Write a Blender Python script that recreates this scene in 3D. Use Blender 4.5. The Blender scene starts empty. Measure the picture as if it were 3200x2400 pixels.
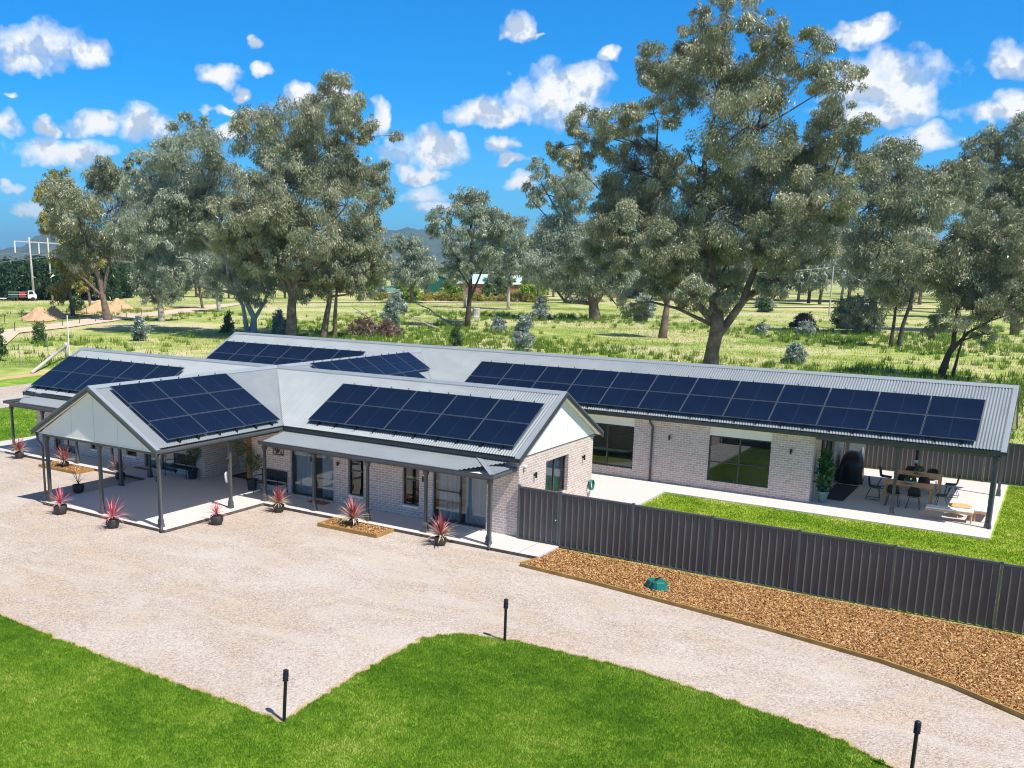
HAZE=0.00015
EXPO=0.35
import bpy, math, random
import numpy as np
from mathutils import Vector, Matrix
PI=math.pi
rng=np.random.default_rng(7); random.seed(7)
sc=bpy.context.scene
C=sc.collection
# ------------------------------------------------------------------ helpers
def frame_cam():
    y,p,r=[math.radians(a) for a in (-33.126,-11.433,0.929)]
    fw=Vector((math.sin(y)*math.cos(p),math.cos(y)*math.cos(p),math.sin(p)))
    rt=Vector((math.cos(y),-math.sin(y),0)); up=rt.cross(fw)
    R=rt*math.cos(r)+up*math.sin(r); U=-rt*math.sin(r)+up*math.cos(r)
    return fw,R,U
CAM=Vector((26.978,-29.400,8.494))
def tag(o,label=None,cat=None,group=None,kind=None):
    if label: o['label']=label
    if cat: o['category']=cat
    if group: o['group']=group
    if kind: o['kind']=kind
    return o
def thing(name,label,cat,loc=(0,0,0),rz=0,group=None,s=1):
    o=bpy.data.objects.new(name,None); C.objects.link(o); o.location=loc; o.rotation_euler=(0,0,rz); o.scale=(s,s,s)
    o.empty_display_size=0.1
    return tag(o,label,cat,group)
class MB:
    def __init__(s): s.v=[];s.f=[];s.uv=None
    def add(s,vs,fs):
        n=len(s.v); s.v+= [tuple(v) for v in vs]; s.f+=[tuple(i+n for i in f) for f in fs]; return s
    def box(s,x0,x1,y0,y1,z0,z1):
        x0,x1=min(x0,x1),max(x0,x1);y0,y1=min(y0,y1),max(y0,y1);z0,z1=min(z0,z1),max(z0,z1)
        return s.add([(x0,y0,z0),(x1,y0,z0),(x1,y1,z0),(x0,y1,z0),(x0,y0,z1),(x1,y0,z1),(x1,y1,z1),(x0,y1,z1)],
          [(0,3,2,1),(4,5,6,7),(0,1,5,4),(1,2,6,5),(2,3,7,6),(3,0,4,7)])
    def hexa(s,b,t):   # bottom 4, top 4 points
        return s.add(list(b)+list(t),[(0,3,2,1),(4,5,6,7),(0,1,5,4),(1,2,6,5),(2,3,7,6),(3,0,4,7)])
    def bar(s,a,b,w,h,up=(0,0,1)):   # box beam from a to b
        a=Vector(a);b=Vector(b);d=(b-a).normalized();u=Vector(up);sd=d.cross(u).normalized();u=sd.cross(d).normalized()
        q=[sd*(i*w/2)+u*(j*h/2) for i,j in ((-1,-1),(1,-1),(1,1),(-1,1))]
        return s.hexa([a+k for k in q],[b+k for k in q])
    def tube(s,path,rad,n=8,cap=True):
        path=[Vector(p) for p in path]; m=len(path)
        if not hasattr(rad,'__len__'): rad=[rad]*m
        vs=[];prev=None
        for i,p in enumerate(path):
            d=(path[min(i+1,m-1)]-path[max(i-1,0)]).normalized()
            if prev is None:
                a=Vector((0,0,1)) if abs(d.z)<.9 else Vector((1,0,0)); u=d.cross(a).normalized()
            else: u=(prev-d*prev.dot(d)).normalized()
            prev=u; w=d.cross(u)
            for k in range(n):
                t=2*PI*k/n; vs.append(p+(u*math.cos(t)+w*math.sin(t))*rad[i])
        fs=[(i*n+k,i*n+(k+1)%n,(i+1)*n+(k+1)%n,(i+1)*n+k) for i in range(m-1) for k in range(n)]
        if cap: fs+=[tuple(range(n))[::-1],tuple((m-1)*n+k for k in range(n))]
        return s.add(vs,fs)
    def lathe(s,prof,n=20,c=(0,0,0),cap=True,rot=0,sx=1,sy=1):
        vs=[(c[0]+r*sx*math.cos(rot+2*PI*k/n),c[1]+r*sy*math.sin(rot+2*PI*k/n),c[2]+z) for r,z in prof for k in range(n)]
        m=len(prof); fs=[(i*n+k,i*n+(k+1)%n,(i+1)*n+(k+1)%n,(i+1)*n+k) for i in range(m-1) for k in range(n)]
        if cap: fs+=[tuple(range(n))[::-1],tuple((m-1)*n+k for k in range(n))]
        return s.add(vs,fs)
    def poly(s,pts,z0,z1):   # extruded polygon
        n=len(pts); vs=[(p[0],p[1],z0) for p in pts]+[(p[0],p[1],z1) for p in pts]
        return s.add(vs,[tuple(range(n))[::-1],tuple(range(n,2*n))]+[(i,(i+1)%n,n+(i+1)%n,n+i) for i in range(n)])
    def obj(s,name,mat,parent=None,smooth=False,rec=True):
        me=bpy.data.meshes.new(name); me.from_pydata(s.v,[],s.f); me.update()
        if mat: me.materials.append(mat)
        if smooth: me.polygons.foreach_set('use_smooth',[True]*len(me.polygons))
        if rec:
            import bmesh
            bm=bmesh.new(); bm.from_mesh(me); bmesh.ops.recalc_face_normals(bm,faces=bm.faces); bm.to_mesh(me); bm.free()
        o=bpy.data.objects.new(name,me); C.objects.link(o)
        if parent: o.parent=parent
        return o
def npmesh(name,V,F,mat,parent=None,tint=None,smooth=False,uv=None):
    """V (n,3) F (m,k) constant k"""
    V=np.asarray(V,np.float32);F=np.asarray(F,np.int32);m,k=F.shape
    me=bpy.data.meshes.new(name); me.vertices.add(len(V)); me.vertices.foreach_set('co',V.ravel())
    me.loops.add(m*k); me.loops.foreach_set('vertex_index',F.ravel())
    me.polygons.add(m); me.polygons.foreach_set('loop_start',np.arange(m,dtype=np.int32)*k)
    me.polygons.foreach_set('loop_total',np.full(m,k,np.int32))
    if smooth: me.polygons.foreach_set('use_smooth',np.ones(m,bool))
    me.update(calc_edges=True)
    if tint is not None:
        a=me.attributes.new('tint','FLOAT','POINT'); a.data.foreach_set('value',np.asarray(tint,np.float32))
    if uv is not None:
        l=me.uv_layers.new(name='UVMap'); l.data.foreach_set('uv',np.asarray(uv,np.float32)[F.ravel()].ravel())
    if mat: me.materials.append(mat)
    o=bpy.data.objects.new(name,me); C.objects.link(o)
    if parent: o.parent=parent
    return o
def dup(root,loc,rz=None,label=None,group=None,s=None,name=None):
    r=root.copy(); C.objects.link(r); r.location=loc
    if rz is not None: r.rotation_euler=(0,0,rz)
    if s: r.scale=s if hasattr(s,'__len__') else (s,s,s)
    if label: r['label']=label
    if group: r['group']=group
    for ch in list(root.children):
        c=ch.copy(); C.objects.link(c); c.parent=r
        for g in ch.children:
            d=g.copy(); C.objects.link(d); d.parent=c
    return r
# ------------------------------------------------------------------ materials
def mat(name,col=(.5,.5,.5),rough=.6,metal=0,spec=.5,build=None):
    m=bpy.data.materials.new(name); m.use_nodes=True; nt=m.node_tree; b=nt.nodes['Principled BSDF']
    b.inputs['Base Color'].default_value=(*col,1); b.inputs['Roughness'].default_value=rough; b.inputs['Metallic'].default_value=metal
    b.inputs['Specular IOR Level'].default_value=spec
    if build: build(nt,b)
    return m
class N:
    def __init__(s,nt): s.nt=nt
    def n(s,t,**k):
        x=s.nt.nodes.new(t)
        for a,v in k.items(): setattr(x,a,v)
        return x
    def l(s,a,b): s.nt.links.new(a,b)
    def coord(s,kind='Object',scale=(1,1,1)):
        t=s.n('ShaderNodeTexCoord'); m=s.n('ShaderNodeMapping'); m.inputs['Scale'].default_value=scale
        s.l(t.outputs[kind],m.inputs[0]); return m.outputs[0]
    def noise(s,co,scale,detail=4,rough=.55,dist=0):
        x=s.n('ShaderNodeTexNoise'); x.inputs['Scale'].default_value=scale; x.inputs['Detail'].default_value=detail; x.inputs['Roughness'].default_value=rough; x.inputs['Distortion'].default_value=dist
        s.l(co,x.inputs['Vector']); return x.outputs['Fac']
    def ramp(s,fac,stops,interp='LINEAR'):
        x=s.n('ShaderNodeValToRGB'); x.color_ramp.interpolation=interp; e=x.color_ramp.elements
        while len(e)<len(stops): e.new(.5)
        for i,(p,c) in enumerate(stops): e[i].position=p; e[i].color=(*c,1) if len(c)==3 else c
        s.l(fac,x.inputs[0]); return x.outputs[0]
    def mix(s,a,b,fac,mode='MIX'):
        x=s.n('ShaderNodeMix',data_type='RGBA',blend_type=mode)
        for v,i in ((a,6),(b,7),(fac,0)):
            if isinstance(v,(int,float)): x.inputs[i].default_value=v
            elif isinstance(v,tuple): x.inputs[i].default_value=(*v,1)
            else: s.l(v,x.inputs[i])
        return x.outputs[2]
    def math(s,op,a,b=None,c=None,clamp=False):
        x=s.n('ShaderNodeMath',operation=op); x.use_clamp=clamp
        for i,v in enumerate((a,b,c)):
            if v is None: continue
            if isinstance(v,(int,float)): x.inputs[i].default_value=v
            else: s.l(v,x.inputs[i])
        return x.outputs[0]
    def mrange(s,v,a,b,c=0,d=1):
        x=s.n('ShaderNodeMapRange'); 
        for i,q in enumerate((None,a,b,c,d)):
            if q is not None: x.inputs[i].default_value=q
        s.l(v,x.inputs[0]); return x.outputs[0]
    def bump(s,b,h,strength=.3,dist=.02):
        x=s.n('ShaderNodeBump'); x.inputs['Strength'].default_value=strength; x.inputs['Distance'].default_value=dist
        s.l(h,x.inputs['Height']); s.l(x.outputs[0],b.inputs['Normal'])
    def attr(s,name='tint'):
        x=s.n('ShaderNodeAttribute'); x.attribute_name=name; return x.outputs['Fac']
def noisy(c1,c2,scale,detail=4,rough=.6,bump=0,bd=.01,spec=.4,metal=0,bscale=None,coord='Object'):
    def b(nt,p):
        g=N(nt); co=g.coord(coord); f=g.noise(co,scale,detail)
        g.l(g.ramp(f,[(.3,c1),(.7,c2)]),p.inputs['Base Color'])
        if bump: g.bump(p,g.noise(co,bscale or scale*4,3),bump,bd)
    return b
def mn(name,c1,c2,scale,rough=.6,**k):
    met=k.pop('metal',0); sp=k.pop('spec',.4)
    return mat(name,c1,rough,met,sp,build=noisy(c1,c2,scale,**k))
M={}
M['roof']=mn('roof_steel',(.29,.325,.35),(.345,.38,.405),1.1,.33,spec=.6,metal=.35)
M['cap']=mn('ridge_steel',(.33,.38,.42),(.38,.42,.46),1.3,.4,spec=.5,metal=.3)
M['dark']=mn('charcoal_paint',(.045,.052,.056),(.06,.066,.07),2,.35,spec=.5)
M['trim']=mn('grey_trim_paint',(.085,.09,.095),(.11,.115,.12),2,.4,spec=.5)
M['post']=mn('post_paint',(.075,.075,.075),(.10,.10,.10),3,.45,spec=.5)
M['black']=mn('black_powder_coat',(.012,.012,.013),(.02,.02,.022),5,.4)
M['cream']=mn('cream_sheet',(.82,.775,.715),(.86,.815,.76),.8,.7)
M['white']=mn('white_paint',(.78,.78,.77),(.84,.84,.83),2,.5)
M['slab']=mn('exposed_aggregate',(.46,.44,.43),(.68,.66,.64),38,.85,detail=2,bump=.15,bscale=60)
M['concrete']=mn('pale_concrete',(.50,.48,.465),(.58,.56,.54),.7,.8,bump=.1,bscale=60)
def brick(nt,p):
    g=N(nt); uv=g.coord('UV'); t=g.n('ShaderNodeTexBrick'); t.offset=.5
    t.inputs['Color1'].default_value=(.50,.35,.30,1); t.inputs['Color2'].default_value=(.64,.50,.44,1); t.inputs['Mortar'].default_value=(.88,.83,.78,1)
    t.inputs['Scale'].default_value=1; t.inputs['Mortar Size'].default_value=.0085; t.inputs['Mortar Smooth'].default_value=.15
    t.inputs['Brick Width'].default_value=.24; t.inputs['Row Height'].default_value=.086; t.inputs['Bias'].default_value=-.1
    g.l(uv,t.inputs['Vector']); f=g.noise(uv,2.2,5)
    c=g.mix(t.outputs['Color'],(.68,.64,.61),g.mrange(f,.35,.75,0,.25)); f2=g.noise(uv,40,3)
    c=g.mix(c,(.3,.25,.22),g.mrange(f2,.55,.9,0,.35))
    g.l(c,p.inputs['Base Color']); g.bump(p,g.math('SUBTRACT',f2,g.math('MULTIPLY',t.outputs['Fac'],1.6)),.6,.008)
M['brick']=mat('mauve_brick',(.5,.4,.36),.85,build=brick)
def glassb(nt,p):
    g=N(nt); out=nt.nodes['Material Output']; gl=g.n('ShaderNodeBsdfGlossy'); gl.inputs['Roughness'].default_value=.01; gl.inputs['Color'].default_value=(.9,.95,1,1)
    tr=g.n('ShaderNodeBsdfTransparent'); tr.inputs['Color'].default_value=(.72,.80,.82,1); fr=g.n('ShaderNodeFresnel'); fr.inputs['IOR'].default_value=1.9
    mx=g.n('ShaderNodeMixShader'); g.l(fr.outputs[0],mx.inputs[0]); g.l(tr.outputs[0],mx.inputs[1]); g.l(gl.outputs[0],mx.inputs[2]); g.l(mx.outputs[0],out.inputs['Surface'])
M['glass']=mat('window_glass',build=glassb)
def curtb(nt,p):
    g=N(nt); co=g.coord('Object',(1,1,.02)); f=g.noise(co,9,3); g.l(g.ramp(f,[(.3,(.50,.54,.56)),(.7,(.85,.87,.88))]),p.inputs['Base Color']); g.bump(p,f,.8,.05)
M['curtain']=mat('sheer_curtain',(.6,.6,.6),.8,build=curtb)
M['room']=mat('doorway_shade',(.05,.05,.05),.9)
def panelb(nt,p):
    g=N(nt); co=g.coord('Object'); f=g.noise(co,.35,4); f2=g.noise(co,30,2)
    c=g.ramp(f,[(.3,(.003,.009,.028)),(.75,(.006,.015,.044))]); c=g.mix(c,(.10,.12,.2),g.mrange(f2,.74,.8,0,.35)); g.l(c,p.inputs['Base Color'])
    g.l(g.mrange(f,.3,.8,.14,.3),p.inputs['Roughness'])
M['cell']=mat('solar_glass',(.01,.02,.06),.2,0,.35,build=panelb)
M['alu']=mn('anodised_frame',(.12,.15,.19),(.16,.19,.24),3,.4,metal=.5)
def gravelb(nt,p):
    g=N(nt); co=g.coord('Object'); big=g.noise(co,.25,7,.65,.6); v=g.n('ShaderNodeTexVoronoi'); v.inputs['Scale'].default_value=34; g.l(co,v.inputs['Vector'])
    v2=g.n('ShaderNodeTexVoronoi'); v2.inputs['Scale'].default_value=16; g.l(co,v2.inputs['Vector'])
    st=g.ramp(v.outputs['Color'],[(.1,(.17,.13,.105)),(.45,(.44,.36,.305)),(.95,(.72,.64,.57))])
    base=g.ramp(big,[(.38,(.47,.35,.255)),(.48,(.42,.355,.31)),(.60,(.53,.475,.44))])
    c=g.mix(st,base,.45); n3=g.noise(co,1.1,5); c=g.mix(c,(.50,.42,.33),g.mrange(n3,.52,.7,0,.5))
    n4=g.noise(co,9,4); c=g.mix(c,(.30,.21,.15),g.mrange(n4,.64,.72,0,.6))
    n5=g.noise(g.coord('Object',(.35,1,1)),.9,3,.5,1.2); c=g.mix(c,(.55,.51,.47),g.mrange(n5,.5,.68,0,.4))
    g.l(c,p.inputs['Base Color']); g.bump(p,g.math('ADD',g.math('MULTIPLY',v.outputs['Distance'],-.8),g.math('MULTIPLY',v2.outputs['Distance'],-.5)),.55,.02)
M['gravel']=mat('pink_gravel',(.55,.48,.43),.95,spec=.15,build=gravelb)
def grassmat(name,stops,scale=.35,attrmix=.5,rough=.75,tr=.25):
    def b(nt,p):
        g=N(nt); ge=g.n('ShaderNodeNewGeometry'); f=g.noise(ge.outputs['Position'],scale,6,.62,.3)
        f2=g.noise(ge.outputs['Position'],scale*9,4)
        a=g.attr(); s=g.math('ADD',g.math('MULTIPLY',f,1-attrmix),g.math('MULTIPLY',a,attrmix*.7)); s=g.math('ADD',s,g.math('MULTIPLY',g.math('SUBTRACT',f2,.5),.45))
        c=g.ramp(s,stops); g.l(c,p.inputs['Base Color'])
        if tr:
            t=g.n('ShaderNodeBsdfTranslucent'); g.l(c,t.inputs['Color']); mx=g.n('ShaderNodeMixShader'); mx.inputs[0].default_value=tr
            out=nt.nodes['Material Output']; g.l(p.outputs[0],mx.inputs[1]); g.l(t.outputs[0],mx.inputs[2]); g.l(mx.outputs[0],out.inputs['Surface'])
    return mat(name,(.1,.2,.03),rough,spec=.25,build=b)
LAWN=[(.28,(.075,.185,.010)),(.43,(.135,.275,.016)),(.56,(.22,.36,.03)),(.74,(.42,.46,.12))]
M['lawn']=grassmat('front_lawn',LAWN,.45,0,tr=0)
M['lawnb']=grassmat('front_lawn_blades',LAWN,.45,.35)
GARD=[(.30,(.12,.23,.010)),(.43,(.21,.33,.016)),(.56,(.32,.42,.035)),(.70,(.50,.48,.16))]
M['gard']=grassmat('garden_lawn',GARD,.5,0,tr=0); M['gardb']=grassmat('garden_lawn_blades',GARD,.5,.35)
PADD=[(.30,(.14,.21,.03)),(.40,(.25,.33,.06)),(.49,(.38,.42,.12)),(.57,(.52,.49,.24)),(.68,(.60,.49,.36))]
M['padd']=grassmat('paddock_grass',PADD,.055,0,tr=0); M['paddb']=grassmat('paddock_blades',PADD,.055,.5)
M['weed']=grassmat('weeds',[(.2,(.09,.17,.02)),(.5,(.18,.30,.035)),(.8,(.34,.42,.08))],.2,.6)
M['dirt']=mn('orange_dirt',(.52,.30,.16),(.62,.42,.26),1.2,.95,bump=.5,bd=.05,bscale=3)
M['track']=mn('track_dirt',(.56,.44,.33),(.64,.53,.42),.5,.95,bump=.2,bscale=8)
def chipb(nt,p):
    g=N(nt); a=g.attr(); g.l(g.ramp(a,[(0,(.10,.04,.015)),(.3,(.32,.15,.05)),(.6,(.54,.30,.12)),(1,(.76,.53,.28))]),p.inputs['Base Color'])
M['chip']=mat('wood_chips',(.4,.25,.1),.9,spec=.2,build=chipb)
M['chipbase']=mn('mulch_base',(.16,.08,.03),(.36,.20,.08),14,.95,bump=.8,bd=.03)
M['sleeper']=mn('treated_pine',(.30,.17,.05),(.45,.28,.09),3,.8,bump=.2)
M['fence']=mn('fence_steel',(.105,.095,.095),(.13,.118,.118),1.1,.42,spec=.5)
M['fencer']=mn('fence_rail',(.09,.095,.105),(.12,.125,.135),2,.38,spec=.5)
M['teak']=mn('teak',(.60,.31,.13),(.76,.45,.22),5,.6)
M['cushion']=mn('white_cushion',(.74,.74,.76),(.8,.8,.82),3,.85)
M['coir']=mn('coir_mat',(.26,.11,.035),(.34,.16,.055),25,.95)
M['mat']=mn('dark_mat',(.03,.032,.036),(.05,.052,.056),12,.9)
M['potd']=mn('dark_pot',(.035,.03,.028),(.07,.06,.055),9,.55,bump=.2)
M['potn']=mn('navy_pot',(.018,.024,.034),(.028,.034,.045),5,.5)
M['potg']=mn('sage_pot',(.17,.26,.22),(.22,.31,.27),4,.6)
M['timber']=mn('oiled_timber',(.32,.13,.03),(.42,.19,.05),4,.5)
M['green']=mn('green_plastic',(.008,.14,.12),(.015,.2,.17),6,.4)
M['wire']=mat('wire',(.35,.36,.36),.5,.5)
M['polew']=mn('grey_pole',(.42,.38,.35),(.55,.5,.47),1.5,.9)
def leafmat(name,cols,rough=.38,spec=.6,tr=.25):
    def b(nt,p):
        g=N(nt); a=g.attr(); ge=g.n('ShaderNodeNewGeometry'); f=g.noise(ge.outputs['Position'],.35,3)
        s=g.math('ADD',g.math('MULTIPLY',a,.6),g.math('MULTIPLY',f,.4)); c=g.ramp(s,[(.2+.6*i/(len(cols)-1),q) for i,q in enumerate(cols)])
        g.l(c,p.inputs['Base Color']); t=g.n('ShaderNodeBsdfTranslucent'); g.l(c,t.inputs['Color']); mx=g.n('ShaderNodeMixShader'); mx.inputs[0].default_value=tr
        out=nt.nodes['Material Output']; g.l(p.outputs[0],mx.inputs[1]); g.l(t.outputs[0],mx.inputs[2]); g.l(mx.outputs[0],out.inputs['Surface'])
    return mat(name,(.1,.13,.06),rough,spec=spec,build=b)
M['gum']=leafmat('gum_leaves',[(.13,.155,.075),(.22,.25,.135),(.34,.355,.225),(.56,.55,.42)])
M['gumg']=leafmat('grey_gum_leaves',[(.15,.19,.13),(.25,.30,.21),(.36,.41,.30),(.52,.55,.45)])
M['gumo']=leafmat('olive_gum_leaves',[(.14,.14,.02),(.27,.25,.035),(.38,.34,.06),(.48,.40,.12)])
M['shrubd']=leafmat('dark_shrub_leaves',[(.05,.10,.03),(.10,.17,.05),(.18,.25,.08)])
M['shrubs']=leafmat('silver_shrub_leaves',[(.15,.21,.17),(.29,.36,.31),(.50,.56,.52)])
M['lime']=leafmat('bright_tree_leaves',[(.12,.22,.015),(.24,.38,.03),(.42,.52,.05)])
M['deadl']=leafmat('dead_leaves',[(.11,.06,.05),(.22,.13,.10),(.36,.25,.2)])
M['fiddle']=leafmat('fiddle_leaves',[(.012,.06,.01),(.03,.12,.02),(.08,.2,.04)],.35,.6,.1)
M['bark']=mn('grey_brown_bark',(.09,.06,.045),(.26,.19,.155),1.6,.9,bump=.8,bd=.1,bscale=5)
M['barkd']=mn('dark_bark',(.05,.035,.028),(.10,.07,.055),2,.9,bump=.7,bd=.08)
M['barkp']=mn('pale_bark',(.30,.27,.24),(.58,.54,.49),1.0,.8,bump=.4,bd=.05)
M['deadw']=mn('dead_wood',(.30,.25,.22),(.45,.4,.36),2,.9)
def cordb(nt,p):
    g=N(nt); a=g.attr(); g.l(g.ramp(a,[(0,(.22,.035,.04)),(.35,(.45,.12,.11)),(.6,(.60,.40,.30)),(1,(.74,.68,.50))]),p.inputs['Base Color'])
M['cord']=mat('cordyline_leaves',(.5,.1,.12),.5,build=cordb)
def cordp(nt,p):
    g=N(nt); a=g.attr(); g.l(g.ramp(a,[(0,(.42,.06,.10)),(.5,(.70,.18,.22)),(1,(.72,.42,.38))]),p.inputs['Base Color'])
M['cordp']=mat('pink_cordyline_leaves',(.6,.1,.2),.5,build=cordp)
M['cordg']=mn('grassy_leaves',(.06,.09,.04),(.11,.15,.07),5,.5)
M['steelw']=mn('shed_white',(.72,.68,.66),(.8,.76,.74),.5,.6); M['shedg']=mn('shed_green',(.004,.085,.055),(.008,.11,.07),.5,.6)
M['rbrick']=mn('red_brick',(.28,.10,.06),(.36,.15,.09),3,.9); M['paleroof']=mn('pale_green_roof',(.40,.58,.55),(.5,.66,.62),.5,.5)
M['truckw']=mn('truck_white',(.72,.74,.76),(.8,.8,.82),2,.35); M['red']=mat('red_paint',(.5,.03,.02),.4)
M['cover']=mn('black_cover',(.004,.005,.008),(.01,.012,.016),2,.28,spec=.6)
# ------------------------------------------------------------------ setting
def sheet(name,pts,z,m,sub=None):
    b=MB(); b.add([(x,y,z) for x,y in pts],[tuple(range(len(pts)))]); o=b.obj(name,m,rec=False); o['kind']='structure'; return o
def ground():
    # one big sheet: polar-ish grid, gentle relief beyond 60 m, hills far off
    xs=np.concatenate([-np.geomspace(7000,60,60),np.linspace(-55,55,45),np.geomspace(60,7000,50)])
    ys=np.concatenate([-np.geomspace(3000,60,12),np.linspace(-50,60,45),np.geomspace(65,7000,90)])
    X,Y=np.meshgrid(xs,ys); D=np.hypot(X-27,Y+29)
    Z=-.135+np.clip((D-85)/200,0,1)*(np.sin(X*.05)*.12+np.sin(Y*.043+X*.02)*.12)*np.clip((600-D)/300,0,1)
    V=np.stack([X,Y,Z],-1).reshape(-1,3); nx=len(xs); i,j=np.meshgrid(np.arange(nx-1),np.arange(len(ys)-1)); a=(j*nx+i).ravel()
    F=np.stack([a,a+1,a+nx+1,a+nx],-1)
    o=npmesh('ground',V,F,M['padd'],smooth=True); o['kind']='structure'
ground()
# hills: ridge sheets at real distance
def hills():
    m=mn('hill_bush',(.035,.065,.03),(.09,.12,.055),.006,.95)
    prof=[(-80,95),(-62,110),(-58.3,40),(-57.4,62),(-56.6,70),(-55.9,92),(-55.3,150),(-54.3,175),(-53.3,160),(-52.2,150),(-50.5,120),(-47,80),(-43,60),(-42,90),(-40.5,190),(-38.5,212),(-37,216),(-35.6,222),(-33.5,224),(-31.5,205),(-29.5,180),(-27,160),(-22,170),(-16,190),(-10,175),(-4,150),(6,120),(20,90)]
    az=np.linspace(-80,20,500); h=np.interp(az,[p[0] for p in prof],[p[1] for p in prof])
    h=h*.74+5*np.sin(az*2.3)+3*np.sin(az*6.1+1)+1.5*np.sin(az*14.7)
    R0=4300; rows=[]; K=22
    for k in range(K):
        t=k/(K-1); r=R0-1500+1700*t+ (0 if k<K-1 else 900); e=math.sin(min(t*1.15,1)*PI/2)**1.6 if k<K-1 else 0.2
        w=h*e*(1+.05*np.sin(az*3.1+k*.9)*(1-t))-1
        A=np.radians(az); rows.append(np.stack([CAM.x+r*np.sin(A),CAM.y+r*np.cos(A),w],-1))
    V=np.concatenate(rows); n=len(az); i,j=np.meshgrid(np.arange(n-1),np.arange(K-1)); a=(j*n+i).ravel()
    o=npmesh('hills',V,np.stack([a,a+1,a+n+1,a+n],-1),m,smooth=True); o['kind']='structure'
hills()
LE=[(15.3,-16.66),(15.14,-14.8),(15.1,-13.2),(15.12,-11.7),(15.28,-11.2),(15.7,-10.8),(16.3,-10.6),(16.88,-10.45),(18.24,-10.41),(19.35,-10.37),(20.83,-10.49),(22.14,-10.73),(23.42,-10.95),(24.41,-11.27),(25.31,-11.75),(27.5,-13.2),(30,-15.5),(33,-19),(35,-24)]
LEFTE=[(-30,-16.0),(5.7,-16.4),(8.7,-16.55),(11.1,-16.62),(13.9,-16.62),(15.3,-16.66)]
def ragged(pts,step=.12,amp=.035,seed=1):
    r=np.random.default_rng(seed); out=[]
    for (a,b),(c,d) in zip(pts[:-1],pts[1:]):
        L=math.hypot(c-a,d-b); n=max(1,int(L/step)); nx,ny=-(d-b)/L,(c-a)/L
        for i in range(n): q=r.normal(0,amp); out.append((a+(c-a)*i/n+nx*q,b+(d-b)*i/n+ny*q))
    return out+[pts[-1]]
EDGE=ragged([(5.2,-16.38),(8.7,-16.55),(11.1,-16.62),(13.9,-16.62),(15.3,-16.66)]+LE[1:16])
lawnpoly=[(-30,-16.0)]+EDGE+LE[16:]+[(35,-45),(-30,-45)]
LAWNZ=-.096
sheet('gravel_driveway',[(-60,-60),(60,-60),(60,-3.2),(12.9,-3.2),(12.9,-2.0),(-12,-2.0),(-12,-4.0),(-25.3,-4.4),(-25.3,4),(-27,22),(-30,38),(-39,38),(-36,22),(-34.6,12.4),(-34.2,9.3),(-34,-4),(-60,-14)],-.104,M['gravel'])
sheet('front_lawn',lawnpoly,LAWNZ,M['lawn'])
_n=len(EDGE); _o=[]
for i,(x,y) in enumerate(EDGE):
    a=Vector(EDGE[max(i-1,0)]);c=Vector(EDGE[min(i+1,_n-1)]);d=(c-a).normalized(); w=.05+.05*abs(math.sin(i*.37))+.03*abs(math.sin(i*1.7)); _o.append((x-d.y*w,y+d.x*w))
_b=MB(); _b.add([(x,y,-.100) for x,y in EDGE]+[(x,y,-.100) for x,y in _o],[(i,i+1,_n+i+1,_n+i) for i in range(_n-1)]); _q=_b.obj('lawn_edge_soil',mn('edge_soil',(.36,.26,.13),(.52,.40,.24),3,.95),rec=False); _q['kind']='structure'
sheet('side_lawn',[(-25.3,-4.4),(-15.2,-4.4),(-15.2,30),(-24.5,30),(-25.3,4)],-.10,M['lawn'])
sheet('verge_lawn',[(-34.2,9.3),(-34.6,12.4),(-36,22),(-39,30),(-43,32),(-40.3,21),(-38.4,15),(-38.0,12.2),(-37.8,6),(-34,6)],-.10,M['lawn'])
sheet('bare_soil_strip',[(-38.0,12.2),(-38.4,15),(-40.3,21),(-43,32),(-44.2,32),(-41.6,21),(-40,16),(-39.4,12.2),(-39.2,4),(-37.8,4)],-.118,M['dirt'])
sheet('garden_lawn',[(14.45,-2.9),(45,-2.9),(45,16.55),(25.6,16.55),(25.6,6.34),(14.45,6.34)],-.05,M['gard'])
sheet('fence_edge_grass',[(14.5,-3.06),(34,-3.08),(34,-2.86),(14.5,-2.86)],-.086,M['gard'])
# concrete slabs, each a real step
def slab(name,pts,z1=0.0,z0=-.16,m='slab'):
    b=MB(); b.poly(pts,z0,z1); o=b.obj(name,M[m]); o['kind']='structure'; return o
slab('left_verandah_slab',[(-12.7,-4.2),(-3.14,-4.2),(-3.14,-2.7),(-12.7,-2.7)],0)
slab('porte_cochere_slab',[(-3.136,-8.97),(3.24,-8.97),(3.24,-4.39),(3.24,-.9),(-3.136,-.9)],0.003)
slab('right_verandah_slab',[(3.244,-4.375),(14.44,-4.38),(14.44,-3.0),(12.92,-3.0),(12.92,-2.7),(3.244,-2.7)],0)
slab('left_path',[(-15.2,-4.2),(-12.704,-4.2),(-12.704,-2.0),(-12.2,-2.0),(-12.2,14),(-15.2,14)],-.012,m='concrete')
slab('patio_slab',[(12.8,-2.6),(14.42,-2.6),(14.42,6.34),(25.6,6.34),(25.6,16.3),(10,16.3),(10,6),(12.8,2.9)],0.0)
M['edge']=mn('slab_edge_shade',(.07,.055,.045),(.16,.13,.11),6,.9)  # dark brown thin strips, shade painted onto the slab sides
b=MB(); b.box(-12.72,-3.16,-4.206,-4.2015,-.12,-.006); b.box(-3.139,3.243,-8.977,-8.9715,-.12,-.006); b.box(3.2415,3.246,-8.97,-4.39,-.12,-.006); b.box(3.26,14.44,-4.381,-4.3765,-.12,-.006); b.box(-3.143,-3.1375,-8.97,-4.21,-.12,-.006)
o=b.obj('slab_edge_shade',M['edge']); o['kind']='structure'
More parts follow.
